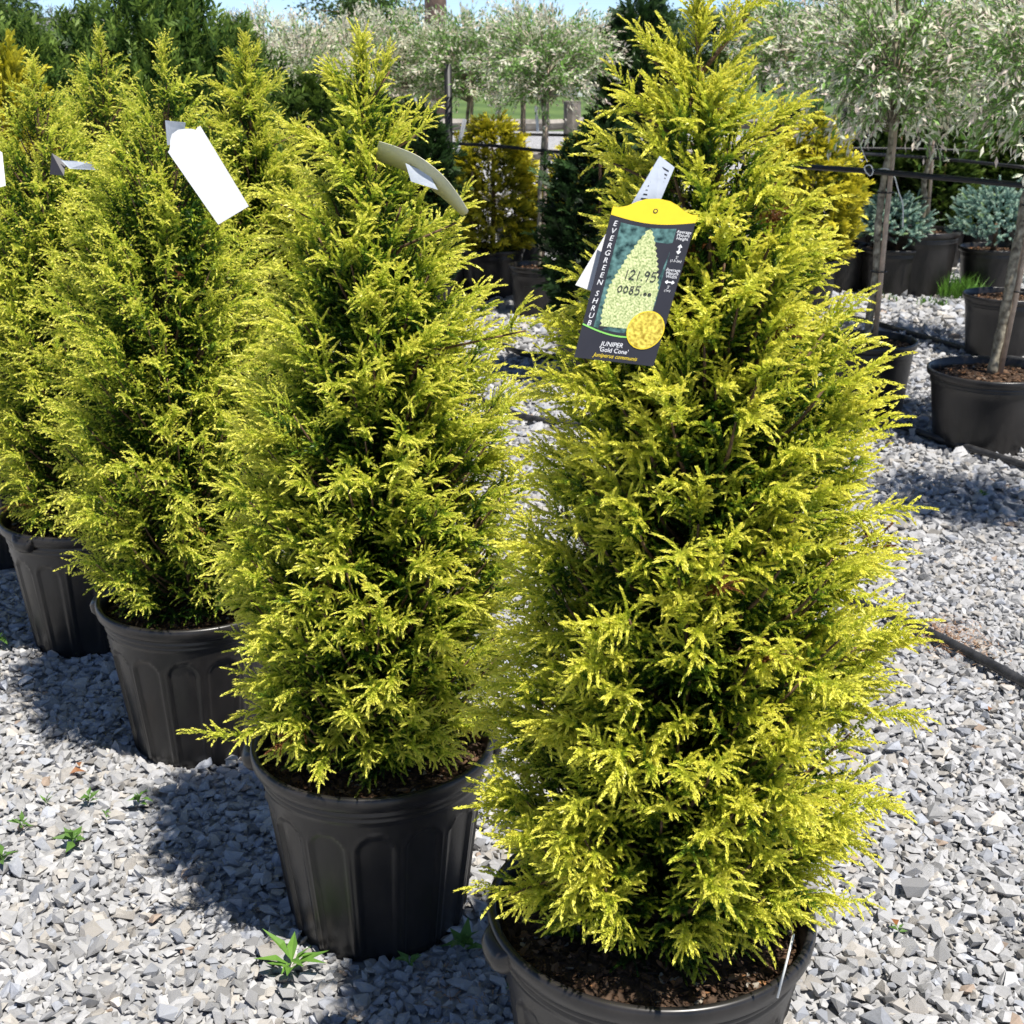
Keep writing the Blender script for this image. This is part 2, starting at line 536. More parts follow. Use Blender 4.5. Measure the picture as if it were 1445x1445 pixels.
def willow_crown(seed, rad_, squash, n_shoots=120, per=30, pale=.5):
    """leafy head of a grafted dappled willow, centre at the origin; also twigs"""
    rng = np.random.default_rng(seed)
    pos, az, el, cols, sz = [], [], [], [], []
    WV, WF = [], []
    for k in range(n_shoots):
        u = rng.random()
        th = k * 2.39996 + rng.normal(0, .3)
        ce = rng.uniform(-.92, 1.0)
        se = math.sqrt(max(0, 1 - ce * ce))
        end = np.array([math.cos(th) * se, math.sin(th) * se, ce * squash]) * rad_ * rng.uniform(.7, 1.15)
        start = np.array([0, 0, -.75 * rad_ * squash]) * rng.uniform(.2, 1) if k % 3 else end * .35
        mid = .5 * (start + end) + np.array([0, 0, .18 * rad_])
        cv = lambda t: (1 - t) ** 2 * start + 2 * t * (1 - t) * mid + t * t * end
        pts = [cv(t) for t in np.linspace(0, 1, 5)]
        v, f = tube_vf(pts, [.003, .0025, .002, .0015, .001], 3, len(WV), False)
        WV.extend(v); WF.extend(f)
        whiteness = np.clip(rng.normal(pale, .3), 0, 1.6)
        for j in range(per):
            t = .30 + .72 * j / per
            q = cv(min(t, 1.0)) + rng.normal(0, .012, 3)
            tg = cv(min(t + .03, 1.03)) - cv(min(t, 1.0))
            a0 = math.atan2(tg[1], tg[0])
            e0 = math.atan2(tg[2], math.hypot(tg[0], tg[1]))
            pos.append(q)
            az.append(a0 + (1 if j % 2 else -1) * rng.uniform(.3, 1.1))
            el.append(e0 + rng.normal(.1, .5))
            wv = rng.uniform(.75, 1.0) if rng.random() < .85 * whiteness * (t ** 1.6) else rng.uniform(0, .15)
            g = np.array([.20, .40, .07]) * rng.uniform(.6, 1.3)
            wcol = np.array([.93, .90, .74]) if rng.random() > .3 else np.array([.93, .76, .68])
            cols.append(g * (1 - min(1, wv)) + wcol * min(1, wv))
            sz.append(rng.uniform(.7, 1.25))
    T, Cc = crown_from_leaves(rng, np.array(pos), np.array(az), np.array(el), np.array(sz), np.array(cols), leaf_tris(.036, .0108))
    return T, Cc, WV, WF


def fan_template(rng, L, n, w, curl=.15):
    """flat fan of scale-leaf twigs (cedar)"""
    T = []
    for k in range(n):
        s = (k + .5) / n
        base = np.array([s * L * .75, 0, -curl * (s * L * .75) ** 2 / L])
        a = (1 if k % 2 else -1) * rng.uniform(.35, .9) * (1 - .4 * s)
        d = np.array([math.cos(a), math.sin(a), rng.normal(-.1, .2)])
        ln = L * rng.uniform(.28, .5) * (1.1 - .6 * s)
        sd_ = np.array([-d[1], d[0], 0]) * w / 2
        T.append([base - sd_, base + sd_, base + d * ln])
        T.append([base + d * ln * .35 - sd_ * 1.5, base + d * ln * .6 + sd_ * 1.6, base + d * ln * 1.05 + np.array([0, 0, -.1 * ln])])
    T.append([[0, -w / 3, 0], [0, w / 3, 0], [L, 0, -curl * L]])
    T = np.array(T, float)
    return T, T[..., 0].clip(0, L) / L


def column_crown(seed, prof, height, n, templates, ramp_, el_mean, el_sd, size, inner=.55, jit=.12, lumps=.12, offsd=.12, roll_sd=.9):
    """upright evergreen: prof [(h, r)], sprays on and under the surface, with lumpy outline and gaps"""
    rng = np.random.default_rng(seed)
    hs, rs = [q[0] for q in prof], [q[1] for q in prof]
    g = np.linspace(0, .99, 300)
    wg = np.interp(g, hs, rs) + .02
    cdf = np.cumsum(wg) / wg.sum()
    h = np.interp(rng.random(n), cdf, g)
    ph = rng.uniform(0, 2 * np.pi, n)
    lump = 1 + lumps * np.sin(ph * 3 + h * 17 + seed) * np.sin(h * 23 + ph * 2) + lumps * np.sin(ph * 7 + h * 41)
    s = inner + (1 - inner) * np.sqrt(rng.random(n))
    r = np.interp(h, hs, rs) * s * lump * rng.uniform(1 - jit, 1 + jit, n)
    pos = np.stack([r * np.cos(ph), r * np.sin(ph), h * height], -1)
    az = ph + rng.normal(0, .5, n)
    el = el_mean + rng.normal(0, el_sd, n) + .4 * (h - .5)
    R_ = np.einsum('nij,njk->nik', rot_yz(az, el), rot_x(rng.normal(0, roll_sd, n)))
    which = rng.integers(0, len(templates), n)
    T, D, I = place(templates, which, pos, R_, size * rng.uniform(.7, 1.25, n))
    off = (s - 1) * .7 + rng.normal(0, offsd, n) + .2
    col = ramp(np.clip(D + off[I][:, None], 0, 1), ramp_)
    return T, np.clip(col * (1 + rng.normal(0, .1, len(T)))[:, None, None], .003, .95)


# ------------------------------------------------------------------ ground, gravel
def grid_plane(name, x0, x1, y0, y1, z, mat, n=1):
    V = [(x0 + (x1 - x0) * i / n, y0 + (y1 - y0) * j / n, z) for j in range(n + 1) for i in range(n + 1)]
    F = [(j * (n + 1) + i, j * (n + 1) + i + 1, (j + 1) * (n + 1) + i + 1, (j + 1) * (n + 1) + i) for j in range(n) for i in range(n)]
    o = link(name, idx_mesh(name, V, F, mat, False))
    o['kind'] = 'structure'
    return o


ground = grid_plane('ground', -700, 700, -60, 1300, 0.0, M['fines'])
ground['label'] = 'pale grey crushed stone ground of the nursery yard'
lawn = grid_plane('lawn', -700, 700, 28.5, 1300, 0.006, M['lawn'])
lawn['label'] = 'striped mown green lawn beyond the rail fence'

POTS = [   # foot x, y, rim radius scale, height scale, used for keeping stones out
    (0.19, 1.60), (-0.245, 2.12), (-0.71, 2.79), (-1.13, 3.36), (-1.56, 3.95)]

gr = np.random.default_rng(5)


def stone_template(rng):
    n = 9
    i_ = np.arange(n) + .5
    zc, th = 1 - 2 * i_ / n, i_ * 2.39996 + rng.uniform(0, 6.28)
    v = np.stack([np.sqrt(1 - zc * zc) * np.cos(th), np.sqrt(1 - zc * zc) * np.sin(th), zc], -1)[:, rng.permutation(3)]
    v += rng.normal(0, .26, (n, 3))
    v *= np.array([1.0, rng.uniform(.55, .9), rng.uniform(.38, .7)])
    bm = bmesh.new()
    for q in v: bm.verts.new(q)
    res = bmesh.ops.convex_hull(bm, input=bm.verts)
    bmesh.ops.delete(bm, geom=list({g for g in res['geom_interior'] if isinstance(g, bmesh.types.BMVert)}), context='VERTS')
    bmesh.ops.triangulate(bm, faces=bm.faces)
    bmesh.ops.recalc_face_normals(bm, faces=bm.faces)
    T = np.array([[list(vv.co) for vv in f.verts] for f in bm.faces])
    bm.free()
    return T


STONES = [stone_template(gr) for _ in range(26)]


def stone_colors(rng, n):
    g = rng.normal(.385, .058, n).clip(.2, .56)
    c = np.stack([g * 1.0, g * .995, g * 1.0], -1)
    k = rng.random(n)
    warm = k < .16
    c[warm] *= np.array([1.06, 1.0, .91])
    c[(k > .16) & (k < .30)] *= np.array([.86, .90, .98])
    c[k > .990] = np.array([.36, .28, .22])
    c[(k > .970) & (k < .990)] *= .55
    return c


def scatter(y0, y1, xl, xr, dens, size, sd_, rng):
    """jittered stones between y0..y1 and xl(y)..xr(y)"""
    step = 1 / math.sqrt(dens)
    ys = np.arange(y0, y1, step)
    P = []
    for y in ys:
        xs = np.arange(xl(y), xr(y), step)
        P.append(np.stack([xs, np.full_like(xs, y)], -1))
    P = np.concatenate(P)
    P += rng.uniform(-.6, .6, P.shape) * step
    n = len(P)
    s = np.exp(rng.normal(math.log(size), sd_, n)).clip(size * .45, size * 2.0)
    return np.column_stack([P, s])


XR = lambda y: .41 * y + .25
XLn = lambda y: -(.41 * y + .25)
S1 = scatter(1.55, 4.1, XLn, XR, 3900, .0105, .38, gr)
S1b = scatter(1.55, 3.2, XLn, XR, 500, .0150, .25, gr)
S2 = scatter(4.1, 7.0, lambda y: -.75, XR, 1250, .0165, .30, gr)
S3 = scatter(7.0, 10.2, lambda y: -.75, XR, 620, .024, .28, gr)
S = np.concatenate([S1, S1b, S2, S3])
keep = np.ones(len(S), bool)
for (x, y) in POTS:
    keep &= np.hypot(S[:, 0] - x, S[:, 1] - y) > .155
S = S[keep]
n = len(S)
flat_el = gr.normal(0, .38, n)
Rs = np.einsum('nij,njk->nik', rot_yz(gr.uniform(0, 6.283, n), flat_el), rot_x(gr.normal(0, .38, n)))
pos = np.column_stack([S[:, 0], S[:, 1], S[:, 2] * gr.uniform(.0, .62, n) + .002])
which = gr.integers(0, len(STONES), n)
cols = stone_colors(gr, n)
# the 300 stones that show largest: near the camera, in the frame, not behind a pot
vis = (S[:, 1] < 2.35) & (np.abs(S[:, 0]) < .375 * S[:, 1] + .02) & (S[:, 1] > 1.80)
for (x, y) in POTS[:2]:
    vis &= ~((np.abs(S[:, 0] - x * S[:, 1] / y) < .21) & (S[:, 1] > y - .12))
big = np.nonzero(vis)[0]
big = big[np.argsort(-(S[big, 2] / S[big, 1]))][:300]
single = np.zeros(n, bool)
single[big] = True
stone_me = []
for k, tr in enumerate(STONES):
    for j in range(3):
        c = stone_colors(gr, 1)[0]
        me = tri_mesh('stone', tr, np.tile(c, (len(tr), 1)), M['stone'])
        stone_me.append(me)
for i in big:
    o = link('stone', stone_me[which[i] * 3 + int(gr.integers(0, 3))], ground, loc=pos[i], scale=(S[i, 2],) * 3)
    o.rotation_mode = 'QUATERNION'
    o.rotation_quaternion = Matrix(Rs[i].tolist()).to_quaternion()
rest = ~single
T, D, I = place([(tr, np.zeros((len(tr), 1))) for tr in STONES], which[rest], pos[rest], Rs[rest], S[rest, 2])
link('gravel', tri_mesh('gravel', T, cols[rest][I], M['stone']), ground, kind='stuff')


# ------------------------------------------------------------------ pots
def smooth(a, b, x):
    u = min(1, max(0, (x - a) / (b - a)))
    return u * u * (3 - 2 * u)


def pot_mesh(r0, r1, h, arches=0, seg=240, name='pot'):
    """tapered nursery pot with rolled rim, rings under the rim and embossed arches"""
    prof = [(0.0, r0 - .012), (.004, r0 - .003), (.012, r0)]
    nz = 44 if arches else 8
    for i in range(1, nz):
        z = .012 + (h - .058 - .012) * i / nz
        prof.append((z, r0 + (r1 - r0) * (z / h)))
    rz = lambda z: r0 + (r1 - r0) * z / h
    for dz, dr in ((-.058, 0), (-.055, .0022), (-.050, .0022), (-.047, 0), (-.044, .0022), (-.039, .0022), (-.036, 0), (-.030, .001), (-.0285, .009), (-.024, .0125), (-.010, .0128), (-.004, .0115), (-.001, .0085), (0, .005), (-.001, .0015), (-.004, -.0005)):
        prof.append((h + dz, rz(h + dz) + dr))
    for z in (h - .03, h * .8, h * .7):
        prof.append((z, rz(z) - .004))
    V, F = [], []
    for (z, r) in prof:
        for k in range(seg):
            th = 2 * math.pi * k / seg
            d = 0.0
            if arches and .012 <= z <= h - .058:
                u = ((th * arches / (2 * math.pi)) % 1.0) - .5
                x = u * 2 * math.pi * r / arches                    # metres from the panel's middle
                hw = .40 * 2 * math.pi * r / arches
                zt = h - .085 - hw                                   # spring line of the arch
                dist = hw - (math.hypot(x, z - zt) if z > zt else abs(x))
                d = .0026 * math.exp(-((dist / .0026) ** 2)) - .0045 * smooth(-.0005, .005, dist)
            V.append(((r + d) * math.cos(th), (r + d) * math.sin(th), z))
    for i in range(len(prof) - 1):
        for k in range(seg):
            k2 = (k + 1) % seg
            F.append((i * seg + k, i * seg + k2, (i + 1) * seg + k2, (i + 1) * seg + k))
    F.append(tuple(range(seg))[::-1])
    return idx_mesh(name, V, F, M['pot'])


def handle_mesh(r1, h):
    """lifting lug under the rim"""
    V, F = [], []
    rows = [(.012, -.006), (.022, -.010), (.027, -.020), (.024, -.036), (.014, -.046), (.004, -.050)]
    n = 16
    for (dr, dz) in rows:
        for k in range(n + 1):
            u = k / n * 2 - 1
            th = u * .17
            e = max(0.0, 1 - abs(u) ** 4)
            r = r1 + .008 + (dr - .008) * e
            V.append((r * math.cos(th), r * math.sin(th), h + dz * (.35 + .65 * e)))
    for i in range(len(rows) - 1):
        for k in range(n):
            F.append((i * (n + 1) + k, (i + 1) * (n + 1) + k, (i + 1) * (n + 1) + k + 1, i * (n + 1) + k + 1))
    return idx_mesh('handle', V, F, M['pot'])


def soil_mesh(r, seed):
    rng = np.random.default_rng(seed)
    V, F = [(0, 0, .012)], []
    nr, ns = 14, 48
    for i in range(1, nr + 1):
        for k in range(ns):
            th = 2 * math.pi * k / ns
            rr = r * i / nr
            z = .012 * (1 - (i / nr) ** 2) + (rng.normal(0, .0028) if i < nr else -.004)
            V.append((rr * math.cos(th), rr * math.sin(th), z))
    for k in range(ns):
        F.append((0, 1 + k, 1 + (k + 1) % ns))
    for i in range(nr - 1):
        for k in range(ns):
            k2 = (k + 1) % ns
            F.append((1 + i * ns + k, 1 + (i + 1) * ns + k, 1 + (i + 1) * ns + k2, 1 + i * ns + k2))
    return idx_mesh('soil', V, F, M['soil'])


def chips_mesh(r, nchips, seed, size=.007):
    rng = np.random.default_rng(seed)
    rr = r * np.sqrt(rng.random(nchips)) * .97
    th = rng.uniform(0, 6.283, nchips)
    pz = np.column_stack([rr * np.cos(th), rr * np.sin(th), .014 * (1 - (rr / r) ** 2) + rng.uniform(-.001, .004, nchips)])
    R_ = np.einsum('nij,njk->nik', rot_yz(rng.uniform(0, 6.283, nchips), rng.normal(0, .3, nchips)), rot_x(rng.normal(0, .4, nchips)))
    tm = [(tr * np.array([1.3, .8, .7]), np.zeros((len(tr), 1))) for tr in STONES[:6]]
    wh = rng.integers(0, 6, nchips)
    T, D, I = place(tm, wh, pz, R_, size * rng.uniform(.35, 1.3, nchips))
    base = np.array([[.075, .045, .028], [.13, .075, .045], [.045, .03, .022], [.22, .14, .09], [.30, .15, .07], [.26, .23, .19]])
    c = base[rng.choice(6, nchips, p=[.34, .26, .2, .1, .05, .05])] * rng.uniform(.7, 1.3, (nchips, 1))
    return tri_mesh('bark_chips', T, c[I], M['chip'])


POT_R0, POT_R1, POT_H = .158, .203, .36
POT_ME = pot_mesh(POT_R0, POT_R1, POT_H, 14)
HANDLE_ME = handle_mesh(POT_R1, POT_H)
SOIL_ME, CHIP_ME = soil_mesh(.196, 3), chips_mesh(.194, 1500, 8)
PLAIN_ME = pot_mesh(.185, .222, .31, 0, 96)
PLAIN_SOIL, PLAIN_CHIP = soil_mesh(.214, 4), chips_mesh(.21, 500, 9, .010)


def add_pot(root, scale=1.0, soil_z=.325, rz=0.0):
    po = link('pot', POT_ME, root, scale=(scale,) * 3, rot=(0, 0, rz))
    for a in (0, math.pi):
        link('handle', HANDLE_ME, po, rot=(0, 0, a))
    so = link('soil', SOIL_ME, root, loc=(0, 0, soil_z * scale), scale=(scale,) * 3)
    link('bark_chips', CHIP_ME, so, kind='stuff', rot=(0, 0, rz))
    return po


def add_plain_pot(root, dia=.45, h=.31):
    sx = dia / .468
    sz = h / .31
    link('pot', PLAIN_ME, root, scale=(sx, sx, sz))
    so = link('soil', PLAIN_SOIL, root, loc=(0, 0, h - .035), scale=(sx, sx, 1))
    link('bark_chips', PLAIN_CHIP, so, kind='stuff')


# ------------------------------------------------------------------ golden junipers
PROF_A = [(0, .05), (.05, .10), (.11, .185), (.2, .21), (.35, .20), (.52, .174), (.68, .136), (.80, .09), (.87, .042), (.93, .012), (1, .003)]
PROF_B = [(0, .06), (.05, .13), (.12, .185), (.3, .20), (.5, .18), (.62, .148), (.74, .10), (.83, .05), (.91, .016), (1, .003)]
PROF_C = [(0, .06), (.05, .13), (.12, .185), (.3, .205), (.5, .195), (.62, .172), (.74, .132), (.84, .08), (.91, .035), (1, .004)]
JG = 'golden junipers in ribbed black pots on the gravel'


def potted_juniper(x, y, height, label, seed, prof, branches, per, templates, ramp_, scale=1.0, rz=0.0, lean=(0, 0), tufts=(), me=None, tilt=(0, 0)):
    root = thing('potted_juniper', label, 'juniper', (x, y, 0), 0, JG, tilt)
    add_pot(root, scale, rz=rz)
    if me is None:
        T, Cc, WV, WF = juniper(seed, prof, height, branches, per, templates, ramp_, lean, .325 * scale, tufts)
        me = (tri_mesh('foliage', T, Cc, M['needle']), idx_mesh('stem', WV, WF, M['bark']))
        link('stem', me[1], root)
        link('foliage', me[0], root, kind='stuff')
    else:
        mf, ms, h0 = me
        k = height / h0
        link('stem', ms, root, rot=(0, 0, rz * 1.7), scale=(1, 1, k))
        link('foliage', mf, root, kind='stuff', rot=(0, 0, rz * 1.7), scale=(1, 1, k))
    return root, me


TUFT1 = [(.91, math.pi, .085, rad(42), .65), (.94, .2, .085, rad(50), .65), (.87, math.pi + .3, .10, rad(28), .7), (.85, -.25, .10, rad(34), .7), (.82, math.pi - .3, .12, rad(22), .75), (.88, -1.4, .07, rad(40), .65), 
         (.33, -.2, .25, rad(10), .9), (.26, -.1, .27, rad(5), .9), (.20, -.5, .25, rad(4), .9), (.13, -.6, .24, rad(-8), .85), (.11, math.pi + .55, .25, rad(0), .9), (.45, .0, .22, rad(15), .9), (.60, math.pi + .4, .2, rad(18), .8)]
TUFT2 = [(.93, 0.1, .07, rad(55), .6), (.92, math.pi, .07, rad(50), .6), (.85, math.pi + .2, .11, rad(28), .7), (.86, -.1, .10, rad(32), .7), (.76, math.pi + .1, .15, rad(25), .8), (.74, -.2, .15, rad(24), .8),
         (.12, math.pi + .6, .27, rad(-8), 1.0), (.60, -.3, .26, rad(15), 1.0), (.10, -1.0, .21, rad(-8), .9), (.10, -1.9, .21, rad(-8), .85), (.09, -.45, .21, rad(-6), .85)]
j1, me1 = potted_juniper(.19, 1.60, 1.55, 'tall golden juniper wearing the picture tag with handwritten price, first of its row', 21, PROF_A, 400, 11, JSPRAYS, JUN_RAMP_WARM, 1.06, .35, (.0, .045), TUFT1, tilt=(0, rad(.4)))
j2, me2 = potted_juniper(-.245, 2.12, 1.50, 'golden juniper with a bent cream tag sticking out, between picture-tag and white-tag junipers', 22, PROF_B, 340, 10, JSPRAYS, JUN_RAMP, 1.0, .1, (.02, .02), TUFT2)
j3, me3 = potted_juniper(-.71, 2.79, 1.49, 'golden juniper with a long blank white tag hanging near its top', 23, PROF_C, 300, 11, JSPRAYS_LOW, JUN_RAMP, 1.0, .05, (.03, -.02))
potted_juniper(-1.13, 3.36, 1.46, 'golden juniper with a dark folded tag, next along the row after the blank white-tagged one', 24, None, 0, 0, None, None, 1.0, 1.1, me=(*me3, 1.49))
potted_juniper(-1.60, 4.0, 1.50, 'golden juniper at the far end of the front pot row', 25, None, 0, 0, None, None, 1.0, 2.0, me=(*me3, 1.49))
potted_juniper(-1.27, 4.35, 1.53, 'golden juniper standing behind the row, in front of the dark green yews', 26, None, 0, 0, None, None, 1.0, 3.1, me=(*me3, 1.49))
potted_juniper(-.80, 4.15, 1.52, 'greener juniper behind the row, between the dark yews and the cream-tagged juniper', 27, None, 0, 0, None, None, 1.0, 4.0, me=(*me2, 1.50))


# ------------------------------------------------------------------ dappled willow standards
WIL = [willow_crown(41, .42, .95, 235, 36, .95), willow_crown(42, .42, .9, 235, 36, .9), willow_crown(43, .42, .9, 225, 34, 1.5)]
M['willow_leaf'] = tinted('willow_leaves', 0.5, 0.3, 0.42)
WIL_ME = [(tri_mesh('crown', a, b, M['willow_leaf']), idx_mesh('twigs', c, d, M['willow_bark'])) for a, b, c, d in WIL]
WG = 'dappled willow trees trained on single stems'


def willow(x, y, label, var, crown_z=1.58, cs=(1, 1, 1), rz=0.0, pot=(.45, .31), lean=(0, 0), r=.014, stake=True, seed=0):
    rng = np.random.default_rng(seed + 900)
    root = thing('willow_tree', label, 'willow tree', (x, y, 0), 0, WG)
    if pot:
        add_plain_pot(root, *pot)
    z0 = (pot[1] - .04) if pot else 0
    top = crown_z + .12
    pts = []
    for k in range(12):
        u = k / 11
        pts.append((lean[0] * u + rng.normal(0, .006), lean[1] * u + rng.normal(0, .006), z0 + (top - z0) * u))
    tr = tube('trunk', spline(pts, 3), [r * (1.25 - .5 * k / 33) * (1 + .12 * math.sin(k * 2.1)) for k in range(34)], M['willow_bark'], 10, root)
    if stake:
        st = tube('stake', [(.024 + lean[0] * .02, -.012, z0 - .02), (.022 + lean[0] * .9, lean[1] * .9 - .012, top - .15)], [.0115, .0105], M['stake'], 10, root)
        for zz in (.62, .95):
            v, f = tube_vf([(lean[0] * .5 + .011 + .033 * math.cos(a), lean[1] * .5 - .006 + .026 * math.sin(a), zz) for a in np.linspace(0, 6.283, 17)], .003, 5)
            link('tie', idx_mesh('tie', v, f, M['steel']), root)
    link('crown', WIL_ME[var][0], root, kind='stuff', loc=(lean[0], lean[1], crown_z), rot=(0, 0, rz), scale=cs)
    link('twigs', WIL_ME[var][1], root, kind='stuff', loc=(lean[0], lean[1], crown_z), rot=(0, 0, rz), scale=cs)
    return root


W1 = gnd(1226, 592)
W2 = gnd(1405, 640)
willow(W1.x, W1.y + .12, 'dappled willow whose stem has a white string tied at the bar', 0, 1.52, (1.15, 1.15, 1.1), .3, (.42, .33), (.02, .02), seed=1)
willow(W2.x, W2.y + .15, 'dappled willow in a wide low pot with pinkish stake beside the bark-covered stem', 0, 1.50, (1.1, 1.1, 1.1), 2.1, (.50, .31), (.12, .0), .017, seed=2)
W3 = gnd(1425, 512)
willow(W3.x, W3.y + .15, 'dappled willow with leaning bare stem, potted behind the wide low pot', 2, 1.55, (1.0, 1.0, 1.0), 4.0, (.44, .33), (.10, .0), .016, seed=3)
W4 = gnd(1300, 418)
willow(W4.x, W4.y + .1, 'dappled willow in a tall pot behind the blue spruce', 2, 1.50, (1.05, 1.05, .95), 1.0, (.48, .42), (-.03, .0), .017, seed=4)
willow(2.15, 3.95, 'dappled willow shading the gravel before the hose', 1, 1.75, (.85, .85, .85), 2.6, (.45, .31), (0, 0), .015, seed=5)
W6 = gnd(760, 450)
willow(W6.x, W6.y + .1, 'dappled willow with straight thin stem between two gold cedars', 1, 1.46, (1.05, 1.05, .86), 0.4, (.36, .31), (.03, .0), .013, seed=6)
for k, (px_, Y, cz, v, sc_, rz) in enumerate([(662, 8.9, 1.46, 1, 1.05, 1.9), (860, 9.3, 1.48, 1, .95, 3.3), (572, 9.4, 1.50, 0, 1.0, .8), (500, 9.0, 1.42, 2, 1.0, 5.0), (435, 8.6, 1.40, 2, .95, 1.2), (385, 9.6, 1.46, 2, 1.0, 2.8), (1090, 8.6, 1.56, 0, 1.0, 3.9), (1190, 9.0, 1.62, 2, 1.0, .1), (735, 10.1, 1.52, 2, 1.0, .9)]):
    lab = ['dappled willow with thin stem beside the dark steel post', 'dappled willow in front of the fence post and striped lawn', 'dappled willow before the brown pole', 'pale pink willow head behind the cream-tagged juniper top', 'pale willow head beside the greener juniper', 'pale pinkish willow head behind the greener juniper tip',
           'dappled willow behind the picture-tagged juniper top', 'pale willow behind the white-string willow', 'pink-tipped willow close to the rail fence'][k]
    q = at(px_, 300, Y)
    willow(q.x, Y, lab, v, cz, (sc_, sc_, .86 * sc_), rz, (.40, .31), (0, 0), .012, k % 2 == 0, seed=20 + k)

# ------------------------------------------------------------------ cedars, yews, spruces
FR = np.random.default_rng(77)
FANS = [fan_template(FR, .11, 11, .009) for _ in range(6)]
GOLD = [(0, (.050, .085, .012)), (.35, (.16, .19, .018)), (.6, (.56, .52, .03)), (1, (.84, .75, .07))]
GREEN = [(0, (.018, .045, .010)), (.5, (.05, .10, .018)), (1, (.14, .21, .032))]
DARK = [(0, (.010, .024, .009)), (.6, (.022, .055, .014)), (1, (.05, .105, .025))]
PR_OV = [(0, .12), (.1, .22), (.3, .26), (.55, .24), (.75, .17), (.9, .09), (1, .02)]
PR_COL = [(0, .16), (.1, .20), (.5, .21), (.8, .17), (.93, .10), (1, .02)]
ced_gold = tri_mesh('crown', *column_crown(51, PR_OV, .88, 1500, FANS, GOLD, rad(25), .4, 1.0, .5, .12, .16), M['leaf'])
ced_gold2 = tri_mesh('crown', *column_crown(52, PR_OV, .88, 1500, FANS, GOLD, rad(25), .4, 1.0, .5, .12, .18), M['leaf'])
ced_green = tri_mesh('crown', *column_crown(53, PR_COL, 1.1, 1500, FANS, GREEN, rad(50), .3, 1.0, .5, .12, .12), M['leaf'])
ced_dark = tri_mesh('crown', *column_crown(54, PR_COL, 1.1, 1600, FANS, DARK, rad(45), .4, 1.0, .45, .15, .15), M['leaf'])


def yew_template(rng):
    T, A = [], []
    for k in range(20):
        s = k / 20
        lt = leaf_tris2(.034, .010)
        R_ = rot_yz(np.array([(1 if k % 2 else -1) * rng.uniform(.4, 1.2)]), np.array([rng.normal(.25, .4)]))[0]
        T.append(lt @ R_.T + np.array([s * .085, 0, .03 * s * s]))
        A.append(np.full((2, 3), .25 + .7 * s))
    return np.concatenate(T), np.concatenate(A)


YEWS = [yew_template(FR) for _ in range(6)]
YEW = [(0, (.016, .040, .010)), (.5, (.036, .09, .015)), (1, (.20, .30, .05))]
PR_YEW = [(0, .22), (.15, .27), (.5, .28), (.75, .25), (.9, .15), (1, .04)]
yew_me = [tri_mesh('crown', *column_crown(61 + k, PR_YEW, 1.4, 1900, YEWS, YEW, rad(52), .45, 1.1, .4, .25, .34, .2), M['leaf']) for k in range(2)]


def potted_tree(name, label, cat, x, y, me, height, h0, width=1.0, pot=(.42, .32), rz=0.0, group=None, lift=None):
    root = thing(name, label, cat, (x, y, 0), 0, group)
    add_plain_pot(root, *pot)
    z0 = pot[1] - .03 if lift is None else lift
    k = (height - z0) / h0
    tube('trunk', [(0, 0, pot[1] - .06), (.01, 0, z0 + .4 * (height - z0)), (0, .01, z0 + .86 * (height - z0))], [.02, .015, .006], M['bark'], 8, root)
    link('crown', me, root, kind='stuff', loc=(0, 0, z0), rot=(0, 0, rz), scale=(width, width, k))
    return root


GC = 'gold-tipped cedars in black pots'
for px_, Y, top, wd, me, rz, lab in [(694, 8.75, 168, 1.08, ced_gold, 0.0, 'gold-tipped cedar shrub between the dark steel post and a thin willow stem'), (838, 8.7, 190, 1.05, ced_gold2, 1.0, 'gold cedar shrub between the thin willow stem and a dark evergreen'),
                                     (1150, 8.3, 168, 1.05, ced_gold, 2.2, 'bright gold cedar beside the white-string willow stem'), (-8, 5.2, 82, 1.0, ced_gold2, 3.0, 'orange-gold cedar next to the dark yews'), (610, 9.1, 205, 1.0, ced_gold2, 4.0, 'gold cedar shrub on the far side of the dark steel post')]:
    q = at(px_, top, Y)
    potted_tree('gold_cedar', lab, 'cedar', q.x, Y, me, q.z, .88, wd, (.42, .32), rz, GC)
for px_, Y, top, wd, me, h0, lab in [(848, 6.35, 178, 1.05, ced_dark, 1.1, 'dark green cedar next to the picture-tagged juniper, over the hoses'), (905, 9.0, 2, 1.15, ced_dark, 1.1, 'tall blackish evergreen behind the picture-tagged juniper tip'),
                                     (1275, 10.2, 160, .95, ced_green, 1.1, 'green cedar behind the bar between two willow stems'), (1340, 10.0, 150, 1.0, ced_green, 1.1, 'green column cedar behind the tall pot'), (1405, 10.3, 158, 1.1, ced_green, 1.1, 'green cedar behind the bushier blue spruce'), (1225, 10.4, 150, 1.1, ced_dark, 1.1, 'dark cedar behind the white-string willow stem'),
                                     (440, 7.4, 118, 1.1, ced_green, 1.1, 'green cedar between the greener juniper and the cream-tagged one'), (515, 7.9, 132, 1.1, ced_dark, 1.1, 'dark cedar behind the cream-tagged juniper top'),
                                     (585, 7.6, 150, .9, ced_dark, 1.1, 'dark green cedar behind the bent cream tag'), (1468, 10.1, 165, 1.1, ced_green, 1.1, 'green cedar behind the leaning willow stem'),
                                     (1308, 10.6, 140, 1.15, ced_dark, 1.1, 'dark cedar behind the green cedars at the tall pot'), (1440, 10.6, 138, 1.15, ced_dark, 1.1, 'dark cedar against the fence behind the bushier blue spruce'), (1130, 10.4, 150, 1.1, ced_dark, 1.1, 'dark cedar behind the bright gold cedar')]:
    q = at(px_, top, Y)
    potted_tree('green_cedar', lab, 'cedar', q.x, Y, me, q.z, h0, wd, (.42, .32), px_ * .7, 'green cedars in black pots')
